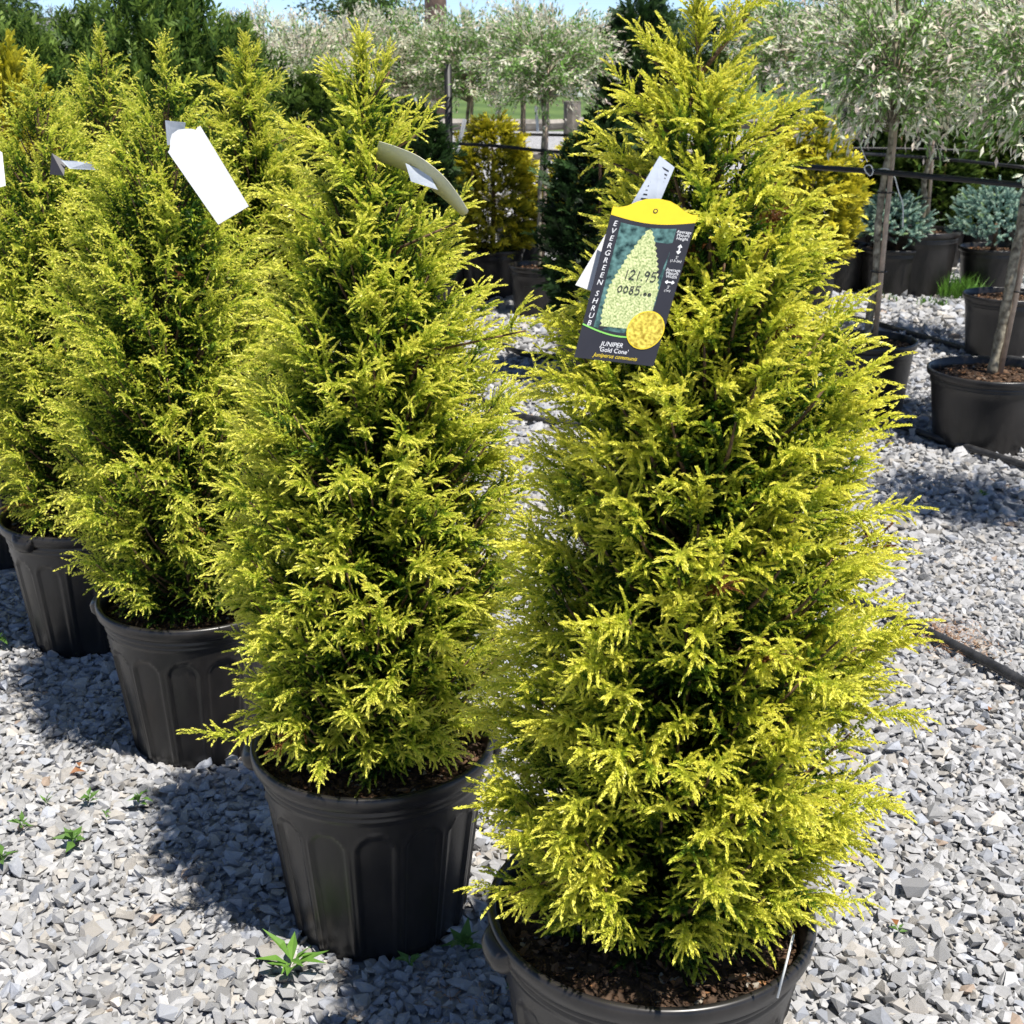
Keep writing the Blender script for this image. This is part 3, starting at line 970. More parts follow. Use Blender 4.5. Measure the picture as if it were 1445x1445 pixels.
for px_, Y, top, wd, k, lab in [(118, 6.4, 28, .85, 0, 'small dark yew between the orange-gold cedar and the tall yews'), (190, 6.2, -14, .95, 1, 'tall dark yew with brownish patches'), (262, 6.3, -4, .95, 0, 'tall dark yew beside the greener juniper'), (22, 6.0, 44, .9, 1, 'dark yew beside the orange-gold cedar'), (70, 6.9, 62, .8, 0, 'low yew between the two shorter yews'), (330, 7.4, 40, .8, 1, 'dark yew behind the greener juniper')]:
    q = at(px_, top, Y)
    potted_tree('yew', lab, 'yew', q.x, Y, yew_me[k], q.z, 1.4, wd, (.46, .34), px_ * 1.3, 'dark yews in black pots', .25)


def spruce_mesh(seed, rx, rz_, n):
    rng = np.random.default_rng(seed)
    tm = []
    for _ in range(5):
        tr, ag = finger(rng, .055, 13, .015, .006, 58, 6)
        tm.append((tr, ag))
    u = rng.uniform(-.25, 1, n)
    ph = rng.uniform(0, 6.283, n)
    s = rng.uniform(.55, 1, n) ** .5
    c = np.sqrt(1 - np.clip(u, -1, 1) ** 2)
    lump = 1 + .12 * np.sin(ph * 4 + seed) + .1 * np.sin(ph * 7 + u * 9)
    pz = np.column_stack([rx * c * np.cos(ph) * s * lump, rx * c * np.sin(ph) * s * lump, rz_ * u * s * lump + .25 * rz_])
    el = np.arctan2(u, c) * .6 + rng.normal(.1, .35, n)
    T, D, I = place(tm, rng.integers(0, 5, n), pz, rot_yz(ph + rng.normal(0, .6, n), el), rng.uniform(.75, 1.25, n))
    yl = (rng.random(n) < .10) * .12
    col = ramp(np.clip(D + rng.normal(0, .12, n)[I][:, None], 0, 1), [(0, (.09, .20, .17)), (.5, (.32, .50, .43)), (1, (.62, .76, .62))])
    col += yl[I][:, None, None] * np.array([1, 1, -.6])
    return tri_mesh('crown', T, np.clip(col, .01, .9), M['needle'])


for px_, Yg, rx, rz_, n_, lab, sd_ in [(1262, 420, .235, .20, 420, 'low mounded blue spruce beside the tall pot', 1), (1405, 420, .27, .27, 520, 'bushier blue spruce with pale new tips behind the leaning willow', 2)]:
    q = gnd(px_, Yg)
    root = thing('blue_spruce', lab, 'spruce', (q.x, q.y + .15, 0), 0, 'dwarf blue spruces in black pots')
    add_plain_pot(root, .44, .31)
    tube('trunk', [(0, 0, .25), (.01, 0, .36), (0, 0, .46)], [.02, .016, .008], M['bark'], 8, root)
    link('crown', spruce_mesh(sd_, rx, rz_, n_), root, kind='stuff', loc=(0, 0, .37))

# ------------------------------------------------------------------ training bars, post, strings, hoses
def bar(label, pts, r, group='black training bars between the willow stems', cat='bar'):
    o = tube('training_bar', spline(pts, 6), r, M['steel'], 8)
    tag(o, label, cat, group)
    return o


bar('thick black bar tied to the white-string willow and the wide-pot willow', [at(1100, 233, 6.3), at(1232, 242, W1.y + .10), at(1428, 260, W2.y + .10), at(1500, 268, 5.0)], .0115)
bar('thin black bar behind the thick one, crossing the tall-pot willow stem', [at(1150, 214, 8.3), at(1302, 222, 8.85), at(1445, 236, 8.0)], .010)
bar('lower black wire bar in front of the gold cedars', [at(560, 198, 8.6), at(700, 206, 8.2), at(768, 213, W6.y + .08), at(905, 222, 7.9)], .010)
bar('upper black wire bar in front of the rail fence', [at(560, 188, 9.4), at(700, 189, 9.3), at(860, 192, 9.2)], .010)
bar('thin bar against the green cedars', [at(1180, 209, 9.6), at(1290, 210, 9.6), at(1380, 213, 9.6)], .008)
q = at(635, 300, 8.6)
tag(tube('steel_post', [(q.x, 8.6, 0), (q.x, 8.6, 1.44)], .024, M['steel'], 10), 'dark steel post standing between two gold cedars', 'post')


def hose(label, pix, r, wob=.0):
    P = [gnd(a, b) + Vector((0, 0, r + .017)) for a, b in pix]
    o = tube('irrigation_hose', spline(P, 8), r, M['hose'], 10)
    tag(o, label, 'hose', 'black irrigation hoses lying on the gravel')


hose('black hose nearest the tall picture-tagged juniper pot', [(1150, 838), (1265, 886), (1350, 928), (1445, 980), (1560, 1050)], .0135)
hose('black hose running past the front of the wide low pot', [(640, 560), (700, 582), (760, 602), (900, 610), (1080, 600), (1240, 606), (1320, 628), (1445, 668), (1560, 712)], .014)
hose('black hose running behind the white-string willow pot', [(640, 474), (700, 492), (770, 512), (930, 500), (1080, 462), (1190, 455), (1290, 480), (1376, 504), (1480, 524)], .015)


def string(label, pix, Y, w_=.004, mat='string', name='tie_string'):
    P = [at(a, b, Y) for a, b in pix]
    o = tube(name, spline(P, 6), w_, M[mat], 6)
    tag(o, label, 'string', 'pale tie ends on the willow stems')


YS = W1.y + .085
string('long white string hanging from the thick bar', [(1233, 241), (1250, 238), (1261, 247), (1268, 270), (1274, 290), (1274, 320)], YS, .0028)
string('white loop tied around stem and thick bar', [(1222, 243), (1220, 236), (1228, 233), (1232, 242), (1228, 248), (1222, 243)], YS - .012, .0026)
string('thin pale wire beside the white-string willow', [(1213, 200), (1218, 215), (1224, 229)], YS, .0016)
string('short white curl hanging from the lower wire bar', [(780, 216), (785, 228), (786, 245), (785, 256)], W6.y + .05, .005)


def strip(label, pa, pb, Y, w_, mat='card_white'):
    a, b = at(*pa, Y), at(*pb, Y + .01)
    d = (b - a).normalized()
    s = d.cross(Vector((0, 1, 0))).normalized() * w_ / 2
    nrm = Vector((0, -.0006, 0))
    mid = (a + b) / 2 + Vector((0, .006, 0))
    V = []
    for qv in (a, mid, b):
        V += [qv - s, qv + s, qv - s - nrm * 2, qv + s - nrm * 2]
    F = [(0, 1, 5, 4), (4, 5, 9, 8), (2, 6, 7, 3), (6, 10, 11, 7), (0, 2, 3, 1), (8, 9, 11, 10), (0, 4, 6, 2), (4, 8, 10, 6), (1, 3, 7, 5), (5, 7, 11, 9)]
    o = link('strip_tag', idx_mesh('strip_tag', V, F, M[mat], False))
    tag(o, label, 'tag', 'narrow white strip tags on the willows')


strip('white strip tag slanting beside the dark steel post', (656, 168), (645, 216), 8.5, .024)
strip('white strip tag hanging beside the thin willow stem', (756, 150), (759, 186), 8.0, .016)
strip('faint white strip tag beside the bent cream tag', (586, 138), (597, 196), 8.4, .014)

# ------------------------------------------------------------------ split-rail fence
FY = 10.9
fence = thing('rail_fence', 'weathered grey split-rail fence along the edge of the yard', 'fence', (0, FY, 0))
frng = np.random.default_rng(3)
post_x = [at(px_, 300, FY).x for px_ in (-150, 40, 230, 418, 606, 806, 1000, 1190, 1385, 1580)]
for x in post_x:
    hgt = 1.16 + frng.normal(0, .02)
    V, F = tube_vf([(x, 0, -.05), (x + frng.normal(0, .01), 0, .5), (x + frng.normal(0, .012), 0, hgt)], [.078, .075, .070], 10)
    link('post', idx_mesh('post', V, F, M['post'], False), fence)
for i in range(len(post_x) - 1):
    for z in (.99, .76, .42):
        a, b = post_x[i] - .06, post_x[i + 1] + .06
        pts = [(a + (b - a) * k / 6, -.015 + frng.normal(0, .006), z + frng.normal(0, .008) - .012 * math.sin(math.pi * k / 6)) for k in range(7)]
        V, F = tube_vf(pts, [.034 + frng.uniform(0, .012)] + [.048 + frng.normal(0, .004) for _ in range(5)] + [.034 + frng.uniform(0, .012)], 7)
        link('rail', idx_mesh('rail', V, F, M['rail'], False), fence)
q = at(612, 60, 14.0)
pole = tube('wooden_pole', [(q.x, 14, -.1), (q.x + .03, 14, 2.5), (q.x + .02, 14, 7)], [.12, .105, .09], simple('brown_pole', (.20, .135, .10), .9, .4, 10, .5), 12)
tag(pole, 'tall brown wooden pole beyond the fence', 'pole')

# ------------------------------------------------------------------ distant trees, hedge line, shed
def big_leaves(rng, n_leaf=26, size=.30, spread=.45):
    T = []
    for k in range(n_leaf):
        lt = leaf_tris2(size * rng.uniform(.6, 1.2), size * .55)
        R_ = rot_yz(np.array([rng.uniform(0, 6.28)]), np.array([rng.normal(.1, .6)]))[0] @ rot_x(np.array([rng.uniform(-1, 1)]))[0]
        T.append(lt @ R_.T + rng.normal(0, spread, 3) * np.array([1, 1, .7]))
    T = np.concatenate(T)
    return T, np.clip(.5 + rng.normal(0, .2, (len(T), 1)) + np.zeros((1, 3)), 0, 1)


BL = [big_leaves(FR) for _ in range(5)]
TREEG = [(0, (.030, .060, .014)), (.5, (.060, .115, .025)), (1, (.13, .19, .045))]


def tree_mesh(seed, R0, H, nclump, ramp_):
    """rounded crown of leaf clumps carried on limbs, z from .25 H up; with trunk and limbs"""
    rng = np.random.default_rng(seed)
    WV, WF = [], []
    v, f = tube_vf([(0, 0, -.2), (.05, .02, H * .3), (-.05, .06, H * .6), (.05, 0, H * .92)], [.028 * H, .022 * H, .014 * H, .004 * H], 8, 0)
    WV.extend(v); WF.extend(f)
    pos = []
    limbs = 26
    for k in range(limbs):
        z0 = H * (.18 + .6 * k / limbs)
        th = k * 2.4
        up = rng.uniform(.15, .5)
        prof = math.sin(math.pi * min(1, max(.12, (k / limbs) * .85 + .12))) ** .6
        L = R0 * prof * rng.uniform(.75, 1.15)
        end = np.array([L * math.cos(th), L * math.sin(th), z0 + L * up])
        v, f = tube_vf([(0, 0, z0), end * [.5, .5, 1] * [1, 1, .98], end], [.010 * H, .006 * H, .002 * H], 5, len(WV))
        WV.extend(v); WF.extend(f)
        for j in range(nclump // limbs):
            u = rng.uniform(.35, 1.05)
            pos.append(np.array([0, 0, z0]) * (1 - u) + end * u + rng.normal(0, .07 * R0, 3))
    pos = np.array(pos)
    m_ = len(pos)
    T, D, I = place(BL, rng.integers(0, len(BL), m_), pos, rot_yz(rng.uniform(0, 6.28, m_), rng.normal(0, .3, m_)), rng.uniform(.7, 1.3, m_))
    col = ramp(np.clip(D + rng.normal(0, .2, m_)[I][:, None], 0, 1), ramp_)
    return tri_mesh('crown', T, np.clip(col, .003, .9), M['leaf']), idx_mesh('trunk', WV, WF, M['bark'])


TREE_A = tree_mesh(71, 3.6, 8, 430, TREEG)
TREE_B = tree_mesh(72, 3.2, 9, 390, [(0, (.05, .085, .02)), (.5, (.10, .15, .035)), (1, (.19, .24, .07))])


def bare_tree(seed, H):
    rng = np.random.default_rng(seed)
    V, F = [], []

    def grow(p0, d, L, r, depth):
        p1 = p0 + d * L
        v, f = tube_vf([p0, (p0 + p1) / 2 + Vector(rng.normal(0, .04 * L, 3)), p1], [r, r * .85, r * .65], 4 if depth > 1 else 6, len(V), False)
        V.extend(v); F.extend(f)
        if depth >= 5: return
        for k in range(2 if depth < 1 else 3):
            nd = (d + Vector(rng.normal(0, .42, 3)) + Vector((0, 0, .12))).normalized()
            grow(p1, nd, L * rng.uniform(.6, .82), r * .62, depth + 1)
    grow(Vector((0, 0, -.1)), Vector((0, 0, 1)), H * .28, .022 * H, 0)
    return idx_mesh('trunk', V, F, M['post'], False)


BARE = [bare_tree(81, 9), bare_tree(82, 8)]
far = [(-30, 34, -60, 0, 'A'), (22, 42, -8, 1, 'A'), (58, 66, 22, 2, 'B'), (128, 72, 30, 3, 'A'), (40, 60, 40, 2.4, 'B'), (205, 66, 30, 4, 'B'), (275, 70, 26, 5, 'A'), (345, 74, 34, 1.2, 'B'), (420, 68, 28, 2.2, 'A'), (520, 30, -45, .4, 'A'), (470, 62, 30, 3.2, 'B'), (590, 70, 45, 4.4, 'A'), (665, 66, 30, 5.1, 'B'), (735, 64, 18, .7, 'A'), (800, 66, 38, 1.7, 'B'), (868, 62, 40, 2.9, 'A'), (935, 60, -10, 3.7, 'A'), (1010, 56, -10, 4.7, 'B'),
       (1085, 58, -20, 5.7, 'A'), (1165, 56, -10, .2, 'B'), (1245, 54, -25, 1.4, 'A'), (1330, 56, -10, 2.6, 'B'), (1420, 54, -30, 3.8, 'A'), (1500, 52, -20, 5.0, 'B')]
for k, (px_, Y, top, rz, kd) in enumerate(far):
    q = at(px_, top, Y)
    s_ = q.z / (8.4 if kd == 'A' else 9.3)
    near = Y < 45
    lab = {True: 'dark leafy tree on the lawn beside the tall brown pole' if px_ == 520 else 'dark leafy tree on the lawn behind the orange-gold cedar', False: 'distant leafy dark green tree beyond the lawn' if kd == 'A' else 'distant leafy light green tree beyond the lawn'}[near]
    root = thing('leafy_tree', lab, 'tree', (q.x, Y, 0), rz, 'large trees standing on the lawn' if near else ('dark trees beyond the lawn' if kd == 'A' else 'light green trees beyond the lawn'))
    cm, tm_ = TREE_A if kd == 'A' else TREE_B
    link('trunk', tm_, root, scale=(s_,) * 3)
    link('crown', cm, root, kind='stuff', scale=(s_,) * 3)
for k, (px_, Y, s_) in enumerate([(92, 62, .50), (140, 64, .50), (112, 58, .48), (165, 60, .5), (75, 66, .5), (385, 50, .42), (320, 54, .45)]):
    q = at(px_, 75, Y)
    root = thing('bare_tree', 'distant leafless grey tree beyond the lawn', 'tree', (q.x, Y, 0), k * 1.1, 'leafless trees beyond the lawn')
    link('trunk', BARE[k % 2], root, scale=(s_,) * 3)


def box_mesh(name, a, b, mat):
    (x0, y0, z0), (x1, y1, z1) = a, b
    V = [(x, y, z) for x in (x0, x1) for y in (y0, y1) for z in (z0, z1)]
    F = [(0, 1, 3, 2), (4, 6, 7, 5), (0, 4, 5, 1), (2, 3, 7, 6), (0, 2, 6, 4), (1, 5, 7, 3)]
    return idx_mesh(name, V, F, mat, False)


def shed(label, px_, Y, wd, h):
    q = at(px_, 75, Y)
    root = thing('shed', label, 'shed', (q.x, Y, 0))
    link('wall', box_mesh('wall', (-wd / 2, 0, 0), (wd / 2, 3, h), M['wall_grey']), root)
    V = [(-wd / 2 - .2, -.25, h), (wd / 2 + .2, -.25, h), (wd / 2 + .2, 3.25, h), (-wd / 2 - .2, 3.25, h), (-wd / 2 - .2, 1.5, h + .9), (wd / 2 + .2, 1.5, h + .9)]
    link('roof', idx_mesh('roof', V, [(0, 1, 5, 4), (2, 3, 4, 5), (0, 4, 3), (1, 2, 5), (0, 3, 2, 1)], M['roof_grey'], False), root)
    link('door', box_mesh('door', (-.45, -.05, 0), (.45, .0, 1.9), M['card_white']), root)
    link('window', box_mesh('window', (.8, -.04, 1.0), (1.5, .0, 1.7), M['dark_glass']), root)


shed('small grey shed beyond the striped lawn', 828, 52, 2.0, 1.5)
shed('grey shed glimpsed between the dark yews', 76, 36, 2.2, 1.5)

# ------------------------------------------------------------------ tags
def quad_map(tl, tr, br, bl):
    nrm = (tr - tl).cross(bl - tl).normalized()
    if nrm.y > 0: nrm = -nrm
    def f(s, t, lift=0.0, bow=0.0):
        q = tl * (1 - s) * (1 - t) + tr * s * (1 - t) + br * s * t + bl * (1 - s) * t
        return q + nrm * (lift + bow * 4 * t * (1 - t))
    return f


def poly_part(name, f, pts, mat, lift, parent, thick=0.0):
    V = [f(s, t_, lift) for s, t_ in pts]
    n_ = len(V)
    if thick:
        V += [f(s, t_, lift - thick) for s, t_ in pts]
        F = [tuple(range(n_)), tuple(range(2 * n_ - 1, n_ - 1, -1))] + [(k, k + n_, (k + 1) % n_ + n_, (k + 1) % n_) for k in range(n_)]
    else:
        F = [tuple(range(n_))]
    return link(name, idx_mesh(name, V, F, mat, False), parent)


def text_part(name, f, body, s0, t0, hs, asp, mat, lift, parent, shear=0.0, align='CENTER'):
    """hs: letter height in t units; asp: card width / card height"""
    cu = bpy.data.curves.new(name, 'FONT')
    cu.body, cu.size, cu.align_x, cu.align_y, cu.shear = body, 1.0, align, 'CENTER', shear
    cu.resolution_u = 3
    o = bpy.data.objects.new(name, cu)
    C.objects.link(o)
    dg = bpy.context.evaluated_depsgraph_get()
    me = bpy.data.meshes.new_from_object(o.evaluated_get(dg))
    bpy.data.objects.remove(o)
    for v in me.vertices:
        v.co = f(s0 + v.co.x * hs / asp, t0 - v.co.y * hs, lift)
    me.materials.clear()
    me.materials.append(mat)
    me.name = name
    return link(name, me, parent)


def stroke_part(name, f, strokes, s0, t0, hs, asp, wd, mat, lift, parent):
    V, F = [], []
    for st in strokes:
        P = [Vector((a, b, 0)) for a, b in st]
        if len(P) > 2: P = spline(P, 4)
        for k in range(len(P) - 1):
            d = (P[k + 1] - P[k]).normalized() * wd * .3
            nn = Vector((-d.y, d.x, 0)).normalized() * wd / 2
            b0 = len(V)
            for qv in (P[k] - d - nn, P[k] - d + nn, P[k + 1] + d + nn, P[k + 1] + d - nn):
                V.append(f(s0 + qv.x * hs / asp, t0 - qv.y * hs, lift + .00001 * (len(F) % 7)))
            F.append((b0, b0 + 1, b0 + 2, b0 + 3))
    return link(name, idx_mesh(name, V, F, mat, False), parent)


YT = 1.375
tl, tr, br, bl = at(865, 291, YT), at(985, 303, YT + .004), at(922, 517, YT - .045), at(810, 504, YT - .05)
f = quad_map(tl, tr, br, bl)
asp = (tr - tl).length / (bl - tl).length
ptag = thing('picture_tag', 'charcoal and yellow plant tag with shrub picture and handwritten price on the tall juniper', 'tag', tl)
hump = [(0, .0), (.07, .004), (.16, -.012), (.26, -.045), (.36, -.068), (.50, -.078), (.64, -.068), (.74, -.045), (.84, -.012), (.93, .004), (1, .0)]
f0 = f
f = lambda s, t_, lift=0.0: f0(s, t_, lift) - tl
poly_part('card', f, hump + [(1, 1), (0, 1)], M['card_dark'], 0, ptag, .0006)
arc = [(1 - k / 12, .055 + .035 * math.sin(math.pi * k / 12)) for k in range(13)]
poly_part('header', f, hump + arc, M['ink_yellow'], .0003, ptag)
pan = [(.14 + .66 * k / 10, .088 + .028 * math.sin(math.pi * (.14 + .66 * k / 10))) for k in range(11)]
bot = [(.80 - .66 * k / 10, .775 + .035 * math.sin(math.pi * (.80 - .66 * k / 10))) for k in range(11)]
poly_part('picture', f, pan + bot, M['photo_teal'], .0003, ptag)
prng = np.random.default_rng(2)
lft, rgt = [], []
for k in range(40):
    t_ = .125 + .655 * k / 39
    hw = .30 * (min(1, (k / 24)) ** .75) * (1 if k < 34 else 1 - .02 * (k - 34))
    j_ = .022 if k % 2 else -.006
    lft.append((max(.145, .50 - hw - j_ * prng.uniform(.5, 1.2)), t_))
    rgt.append((min(.795, .50 + hw * .98 + j_ * prng.uniform(.5, 1.2)), t_))
V, F = [], []
for a, b in zip(lft, rgt):
    V += [f(*a, .0005), f(*b, .0005)]
for k in range(39):
    F.append((2 * k, 2 * k + 1, 2 * k + 3, 2 * k + 2))
link('shrub_print', idx_mesh('shrub_print', V, F, M['photo_cone'], False), ptag)
gl = [(k / 12, .775 + .055 * math.sin(math.pi * k / 12)) for k in range(13)]
poly_part('green_line', f, gl + [(s, t_ + .010) for s, t_ in gl[::-1]], M['ink_green'], .0006, ptag)
cir = [(.775 + .215 * math.cos(a), .775 + .215 * asp * math.sin(a)) for a in np.linspace(0, 6.283, 33)[:-1]]
poly_part('inset_ring', f, [(.775 + (s - .775) * 1.06, .775 + (t_ - .775) * 1.06) for s, t_ in cir], M['ink_yellow'], .0008, ptag)
poly_part('inset_picture', f, cir, M['photo_gold'], .0010, ptag)
for k, ch in enumerate('EVERGREEN'):
    text_part('letter', f, ch, .075, .112 + .0487 * k, .050, asp, M['ink_white'], .0005, ptag, .15)
for k, ch in enumerate('SHRUB'):
    text_part('letter', f, ch, .075, .575 + .0487 * k, .050, asp, M['ink_white'], .0005, ptag, .15)
text_part('lettering', f, 'JUNIPER', .42, .893, .042, asp, M['ink_white'], .0005, ptag, .12)
text_part('lettering', f, "'Gold Cone'", .46, .931, .042, asp, M['ink_white'], .0005, ptag)
text_part('lettering', f, 'Juniperus communis', .50, .968, .037, asp, M['ink_yellow'], .0005, ptag, .3)
for k, wd_ in enumerate(('Average', 'Mature', 'Height')):
    text_part('lettering', f, wd_, .90, .122 + .022 * k, .029, asp, M['ink_white'], .0005, ptag)
stroke_part('arrow', f, [[(0, -.5), (0, .5)], [(-.2, .25), (0, .5)], [(.2, .25), (0, .5)], [(-.2, -.25), (0, -.5)], [(.2, -.25), (0, -.5)]], .90, .235, .055, asp, .14, M['ink_white'], .0005, ptag)
text_part('lettering', f, "5'", .90, .290, .026, asp, M['ink_white'], .0005, ptag)
text_part('lettering', f, '(1.5-2m)', .90, .312, .022, asp, M['ink_white'], .0005, ptag)
for k, wd_ in enumerate(('Average', 'Mature', 'Width')):
    text_part('lettering', f, wd_, .90, .372 + .022 * k, .029, asp, M['ink_white'], .0005, ptag)
stroke_part('arrow', f, [[(-1, 0), (1, 0)], [(-.6, .3), (-1, 0)], [(-.6, -.3), (-1, 0)], [(.6, .3), (1, 0)], [(.6, -.3), (1, 0)]], .90, .452, .028, asp, .28, M['ink_white'], .0005, ptag)
text_part('lettering', f, "3'", .90, .485, .026, asp, M['ink_white'], .0005, ptag)
text_part('lettering', f, '(1m)', .90, .507, .022, asp, M['ink_white'], .0005, ptag)
G = {'1': [[(.25, .9), (.2, 0)]], '2': [[(.05, .75), (.3, .95), (.5, .7), (.3, .35), (.05, .05), (.3, .08), (.55, .0)]], '9': [[(.5, .8), (.25, .95), (.08, .7), (.3, .52), (.5, .78), (.45, .4), (.35, 0)]],
     '5': [[(.55, .95), (.15, .92)], [(.15, .92), (.1, .55), (.4, .58), (.5, .3), (.3, .02), (.05, .08)]], '0': [[(.3, .8), (.08, .5), (.25, .12), (.5, .35), (.45, .7), (.3, .8)]], '8': [[(.45, .85), (.15, .8), (.2, .55), (.48, .3), (.3, .02), (.08, .25), (.4, .6), (.45, .85)]],
     '.': [[(.1, .1), (.2, .02)]], 'o': [[(.3, .32), (.12, .2), (.25, .05), (.42, .15), (.3, .32)]]}
x = 0
st = []
for ch in '121.95':
    st += [[(a + x, b) for a, b in s_] for s_ in G[ch]]
    x += {'1': .5, '.': .3}.get(ch, .68)
stroke_part('handwriting', f, st, .34, .462, .066, asp, .10, M['ink_black'], .0012, ptag)
x = 0
st = []
for ch in '0085.oo':
    st += [[(a + x, b) for a, b in s_] for s_ in G[ch]]
    x += {'.': .3, 'o': .5}.get(ch, .66)
stroke_part('handwriting', f, st, .30, .556, .060, asp, .10, M['ink_black'], .0012, ptag)
poly_part('eyelet', f, [(.50 + .028 * math.cos(a), .005 + .028 * asp * math.sin(a)) for a in np.linspace(0, 6.283, 17)[:-1]], M['ink_black'], .0006, ptag)
poly_part('eyelet_hole', f, [(.50 + .016 * math.cos(a), .005 + .016 * asp * math.sin(a)) for a in np.linspace(0, 6.283, 17)[:-1]], M['ink_yellow'], .0008, ptag)


def card_tag(name, label, corners, Ys, mat, shape=None, group=None, thick=.0006):
    P = [at(*c, y) for c, y in zip(corners, Ys)]
    ff0 = quad_map(*P)
    o0 = P[0].copy()
    root = thing(name, label, 'tag', o0, 0, group)
    ff = lambda s, t_, lift=0.0: ff0(s, t_, lift) - o0
    poly_part('card', ff, shape or [(0, 0), (1, 0), (1, 1), (0, 1)], mat, 0, root, thick)
    return root, ff, (P[1] - P[0]).length / (P[3] - P[0]).length


root, ff, a_ = card_tag('barcode_tag', 'clear plastic strip with a barcode above the picture tag', [(931, 220), (952, 236), (925, 300), (884, 300)], [1.39, 1.392, 1.385, 1.385], M['clear'])
xx = .12
brng = np.random.default_rng(4)
while xx < .80:
    w_ = brng.uniform(.012, .05)
    poly_part('barcode_line', ff, [(.22, xx), (.80, xx), (.80, xx + w_ * .6), (.22, xx + w_ * .6)], M['ink_black'], .0004, root)
    xx += w_ + brng.uniform(.02, .05)
card_tag('white_tag', 'white card tucked behind the picture tag', [(862, 318), (905, 330), (858, 420), (812, 402)], [1.40, 1.405, 1.38, 1.375], M['card_white'])

wt = [(0, .10), (.06, .085), (.13, .05), (.2, .0), (.32, -.055), (.5, -.075), (.66, -.055), (.78, -.03), (.86, .0), (.93, -.02), (1, -.02), (1, 1), (0, 1)]
card_tag('white_tag', 'long blank white tag hanging on a golden juniper', [(229, 203), (284, 180), (351, 291), (308, 317)], [2.60, 2.60, 2.56, 2.56], M['card_white'], wt)
card_tag('white_tag', 'small shaded white tag peeking out above the long blank white tag', [(233, 170), (262, 173), (258, 200), (236, 205)], [2.62, 2.62, 2.63, 2.63], M['clear'])

# bent cream tag on the second juniper
cl = spline([at(535, 199, 2.08), at(560, 207, 2.06), at(592, 221, 2.045), at(624, 246, 2.04), at(646, 273, 2.035), at(661, 297, 2.035)], 5)
V, F = [], []
for k, q in enumerate(cl):
    u = k / (len(cl) - 1)
    tg = (cl[min(k + 1, len(cl) - 1)] - cl[max(k - 1, 0)]).normalized()
    s_ = Vector((-.35, .45, -.8)) * .034 * (1 if u < .6 else 1 - (u - .6) * 1.3) * (1 if u < .95 else 1 - (u - .95) * 14)
    V += [q, q + s_, q + Vector((0, 0, -.0008)), q + s_ + Vector((0, 0, -.0008))]
for k in range(len(cl) - 1):
    b0 = 4 * k
    F += [(b0, b0 + 4, b0 + 5, b0 + 1), (b0 + 2, b0 + 3, b0 + 7, b0 + 6), (b0, b0 + 2, b0 + 6, b0 + 4), (b0 + 1, b0 + 5, b0 + 7, b0 + 3)]
ct = link('cream_tag', idx_mesh('cream_tag', V, F, M['card_cream']))
tag(ct, 'bent cream tag arching out of a golden juniper', 'tag')
card_tag('white_tag', 'pale blue-white tag under the bent cream tag', [(572, 230), (606, 246), (618, 268), (580, 256)], [2.055, 2.05, 2.045, 2.05], M['clear'])
card_tag('folded_tag', 'dark folded tag half hidden in a golden juniper', [(73, 216), (93, 228), (90, 248), (70, 246)], [3.19, 3.19, 3.17, 3.17], M['card_dark'])
card_tag('folded_tag', 'grey flap of tag beside the dark folded tag', [(86, 226), (128, 228), (140, 240), (98, 238)], [3.18, 3.16, 3.16, 3.17], M['clear'])
card_tag('white_tag', 'white tag with black marks between two golden junipers', [(-14, 205), (3, 215), (8, 262), (-8, 266)], [3.15, 3.14, 3.10, 3.10], M['card_white'])

# ------------------------------------------------------------------ weeds, tufts, litter
WL = tri_mesh('leaf', np.concatenate([leaf_tris(1.0, .25, .25, .15)]), np.array([[.15, .30, .05]] * 4), M['leaf'])
WL2 = tri_mesh('leaf', np.concatenate([leaf_tris(1.0, .42, .2, .2)]), np.array([[.11, .22, .045]] * 4), M['leaf'])
wr = np.random.default_rng(12)


def weed(px_, py_, size, n_, label, me, el=35, group='green weeds sprouting through the gravel'):
    q = gnd(px_, py_, .022)
    root = thing('weed', label, 'weed', q, 0, group)
    for k in range(n_):
        a = k * 2.4 + wr.normal(0, .3)
        s_ = 1.1 * size * wr.uniform(.6, 1.15)
        link('leaf', me, root, loc=(0, 0, .002 * k), rot=(wr.normal(0, .3), -rad(el + wr.normal(0, 14)), a), scale=(s_,) * 3)


weed(412, 1368, .060, 11, 'bright long-leaved weed at the foot of the cream-tagged juniper pot', WL, 28)
weed(655, 1340, .045, 9, 'shaded weed between the first two juniper pots', WL2, 32)
weed(578, 1362, .026, 5, 'tiny weed at the foot of the shaded pot side', WL2, 40)
weed(196, 1134, .030, 9, 'leafy weed at the edge of the shadow before the white-tagged juniper pot', WL2, 35)
weed(126, 1132, .026, 8, 'small leafy weed out on the sunlit gravel', WL2, 35)
weed(66, 1135, .024, 6, 'thin weed out on the sunlit gravel', WL, 50)
weed(104, 1190, .034, 9, 'wider weed out on the sunlit gravel', WL2, 30)
weed(32, 1168, .026, 8, 'weed beside the wider weed on the sunlit gravel', WL2, 35)
weed(4, 1215, .030, 8, 'weed at the edge of the sunlit gravel below the wider weed', WL2, 35)
weed(150, 1152, .014, 6, 'tiny pale weed sprout between the leafy weeds', WL2, 35)
weed(0, 905, .035, 7, 'weed beside the far juniper pots', WL2, 35)
weed(1385, 700, .030, 8, 'weed in the willow shadow on the gravel', WL2, 30)
weed(1268, 1315, .020, 5, 'small olive weed beside the tall juniper pot', WL2, 30)
weed(868, 1442, .03, 5, 'weed tucked at the foot of the tall juniper pot', WL, 40)
weed(725, 1400, .024, 6, 'small weed in the shade beside the tall juniper pot', WL2, 35)


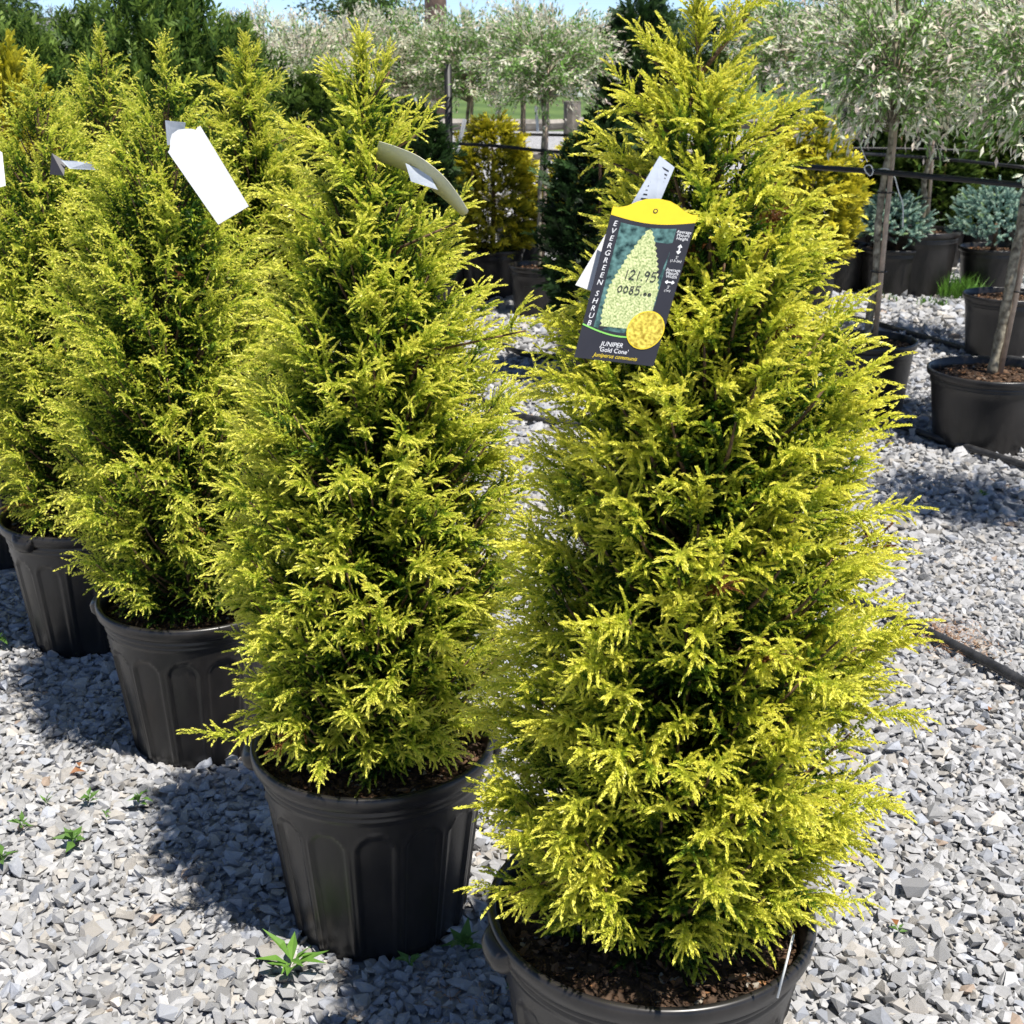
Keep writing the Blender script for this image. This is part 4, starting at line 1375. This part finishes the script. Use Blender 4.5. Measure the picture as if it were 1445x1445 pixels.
def tuft(px_, py_, n_, L, spread, label, base=(.10, .22, .03)):
    rng = np.random.default_rng(px_)
    q = gnd(px_, py_)
    T, Cc = [], []
    for k in range(n_):
        r_ = spread * math.sqrt(rng.random())
        a = rng.uniform(0, 6.28)
        b = np.array([r_ * math.cos(a), r_ * math.sin(a), 0])
        ln = L * rng.uniform(.5, 1.1)
        lean = rng.normal(0, .3, 2)
        tip = b + np.array([lean[0] * ln, lean[1] * ln, ln])
        mid = b + np.array([lean[0] * ln * .3, lean[1] * ln * .3, ln * .6])
        s_ = np.array([math.cos(a + 1), math.sin(a + 1), 0]) * .0035
        T += [[b - s_, b + s_, mid + s_], [b - s_, mid + s_, mid - s_], [mid - s_, mid + s_, tip]]
        c = np.array(base) * rng.uniform(.6, 1.4)
        Cc += [c, c, c * 1.15]
    o = link('grass_tuft', tri_mesh('grass_tuft', np.array(T), np.array(Cc), M['leaf']), loc=q)
    tag(o, label, 'grass', kind='stuff')


tuft(1355, 424, 260, .17, .16, 'tall grass tuft growing between the pots of the two blue spruces')
tuft(1315, 432, 70, .06, .10, 'low grass patch in front of the tall pot')
tuft(1250, 425, 30, .06, .08, 'sparse grass at the foot of the mounded blue spruce pot')


def litter(px_, py_, n_, sx, sy, label):
    rng = np.random.default_rng(px_ + 1)
    q = gnd(px_, py_, .022)
    T = []
    for k in range(n_):
        b = np.array([rng.normal(0, sx), rng.normal(0, sy), rng.uniform(0, .010)])
        a = rng.uniform(0, 6.28)
        d = np.array([math.cos(a), math.sin(a), rng.normal(0, .25)]) * rng.uniform(.01, .028)
        s_ = np.array([-math.sin(a), math.cos(a), 0]) * .0011
        T += [[b - s_, b + s_, b + d]]
    base = np.array([[.34, .19, .10], [.24, .12, .06], [.42, .28, .17]])
    o = link('dry_needles', tri_mesh('dry_needles', np.array(T), base[rng.integers(0, 3, len(T))], M['chip']), loc=q)
    tag(o, label, 'dry needles', kind='stuff')


litter(1338, 898, 520, .05, .06, 'patch of brown dry needles beside the hose')
litter(1150, 770, 120, .1, .1, 'scattered dry needles on the gravel behind the tall juniper')
litter(640, 1400, 60, .05, .05, 'dry brown needles between the first two juniper pots')


def dry_leaf(px_, py_, size, label, rz):
    q = gnd(px_, py_, .024)
    tr = leaf_tris(size, size * .5, .35, .3)
    o = link('dry_leaf', tri_mesh('dry_leaf', tr, np.array([[.34, .15, .06]] * 4), M['leaf']), loc=q, rot=(.2, -.15, rz))
    tag(o, label, 'leaf', 'curled brown leaves on the gravel')


dry_leaf(98, 1092, .035, 'curled brown leaf on the gravel before the white-tagged juniper pot', .5)
dry_leaf(112, 1082, .028, 'smaller curled leaf touching another brown leaf on the gravel before the white-tagged juniper pot', 2.0)
dry_leaf(1395, 1003, .026, 'curled reddish leaf below the nearest hose', 1.0)
dry_leaf(1265, 1308, .03, 'brown leaf beside the small olive weed', 1.6)
q = gnd(1103, 1365, .30)
tag(tube('plant_stake', [at(1097, 1408, 1.42), at(1120, 1318, 1.44)], .0016, M['string'], 6), 'thin white wire sticking out of the tall juniper pot', 'wire')
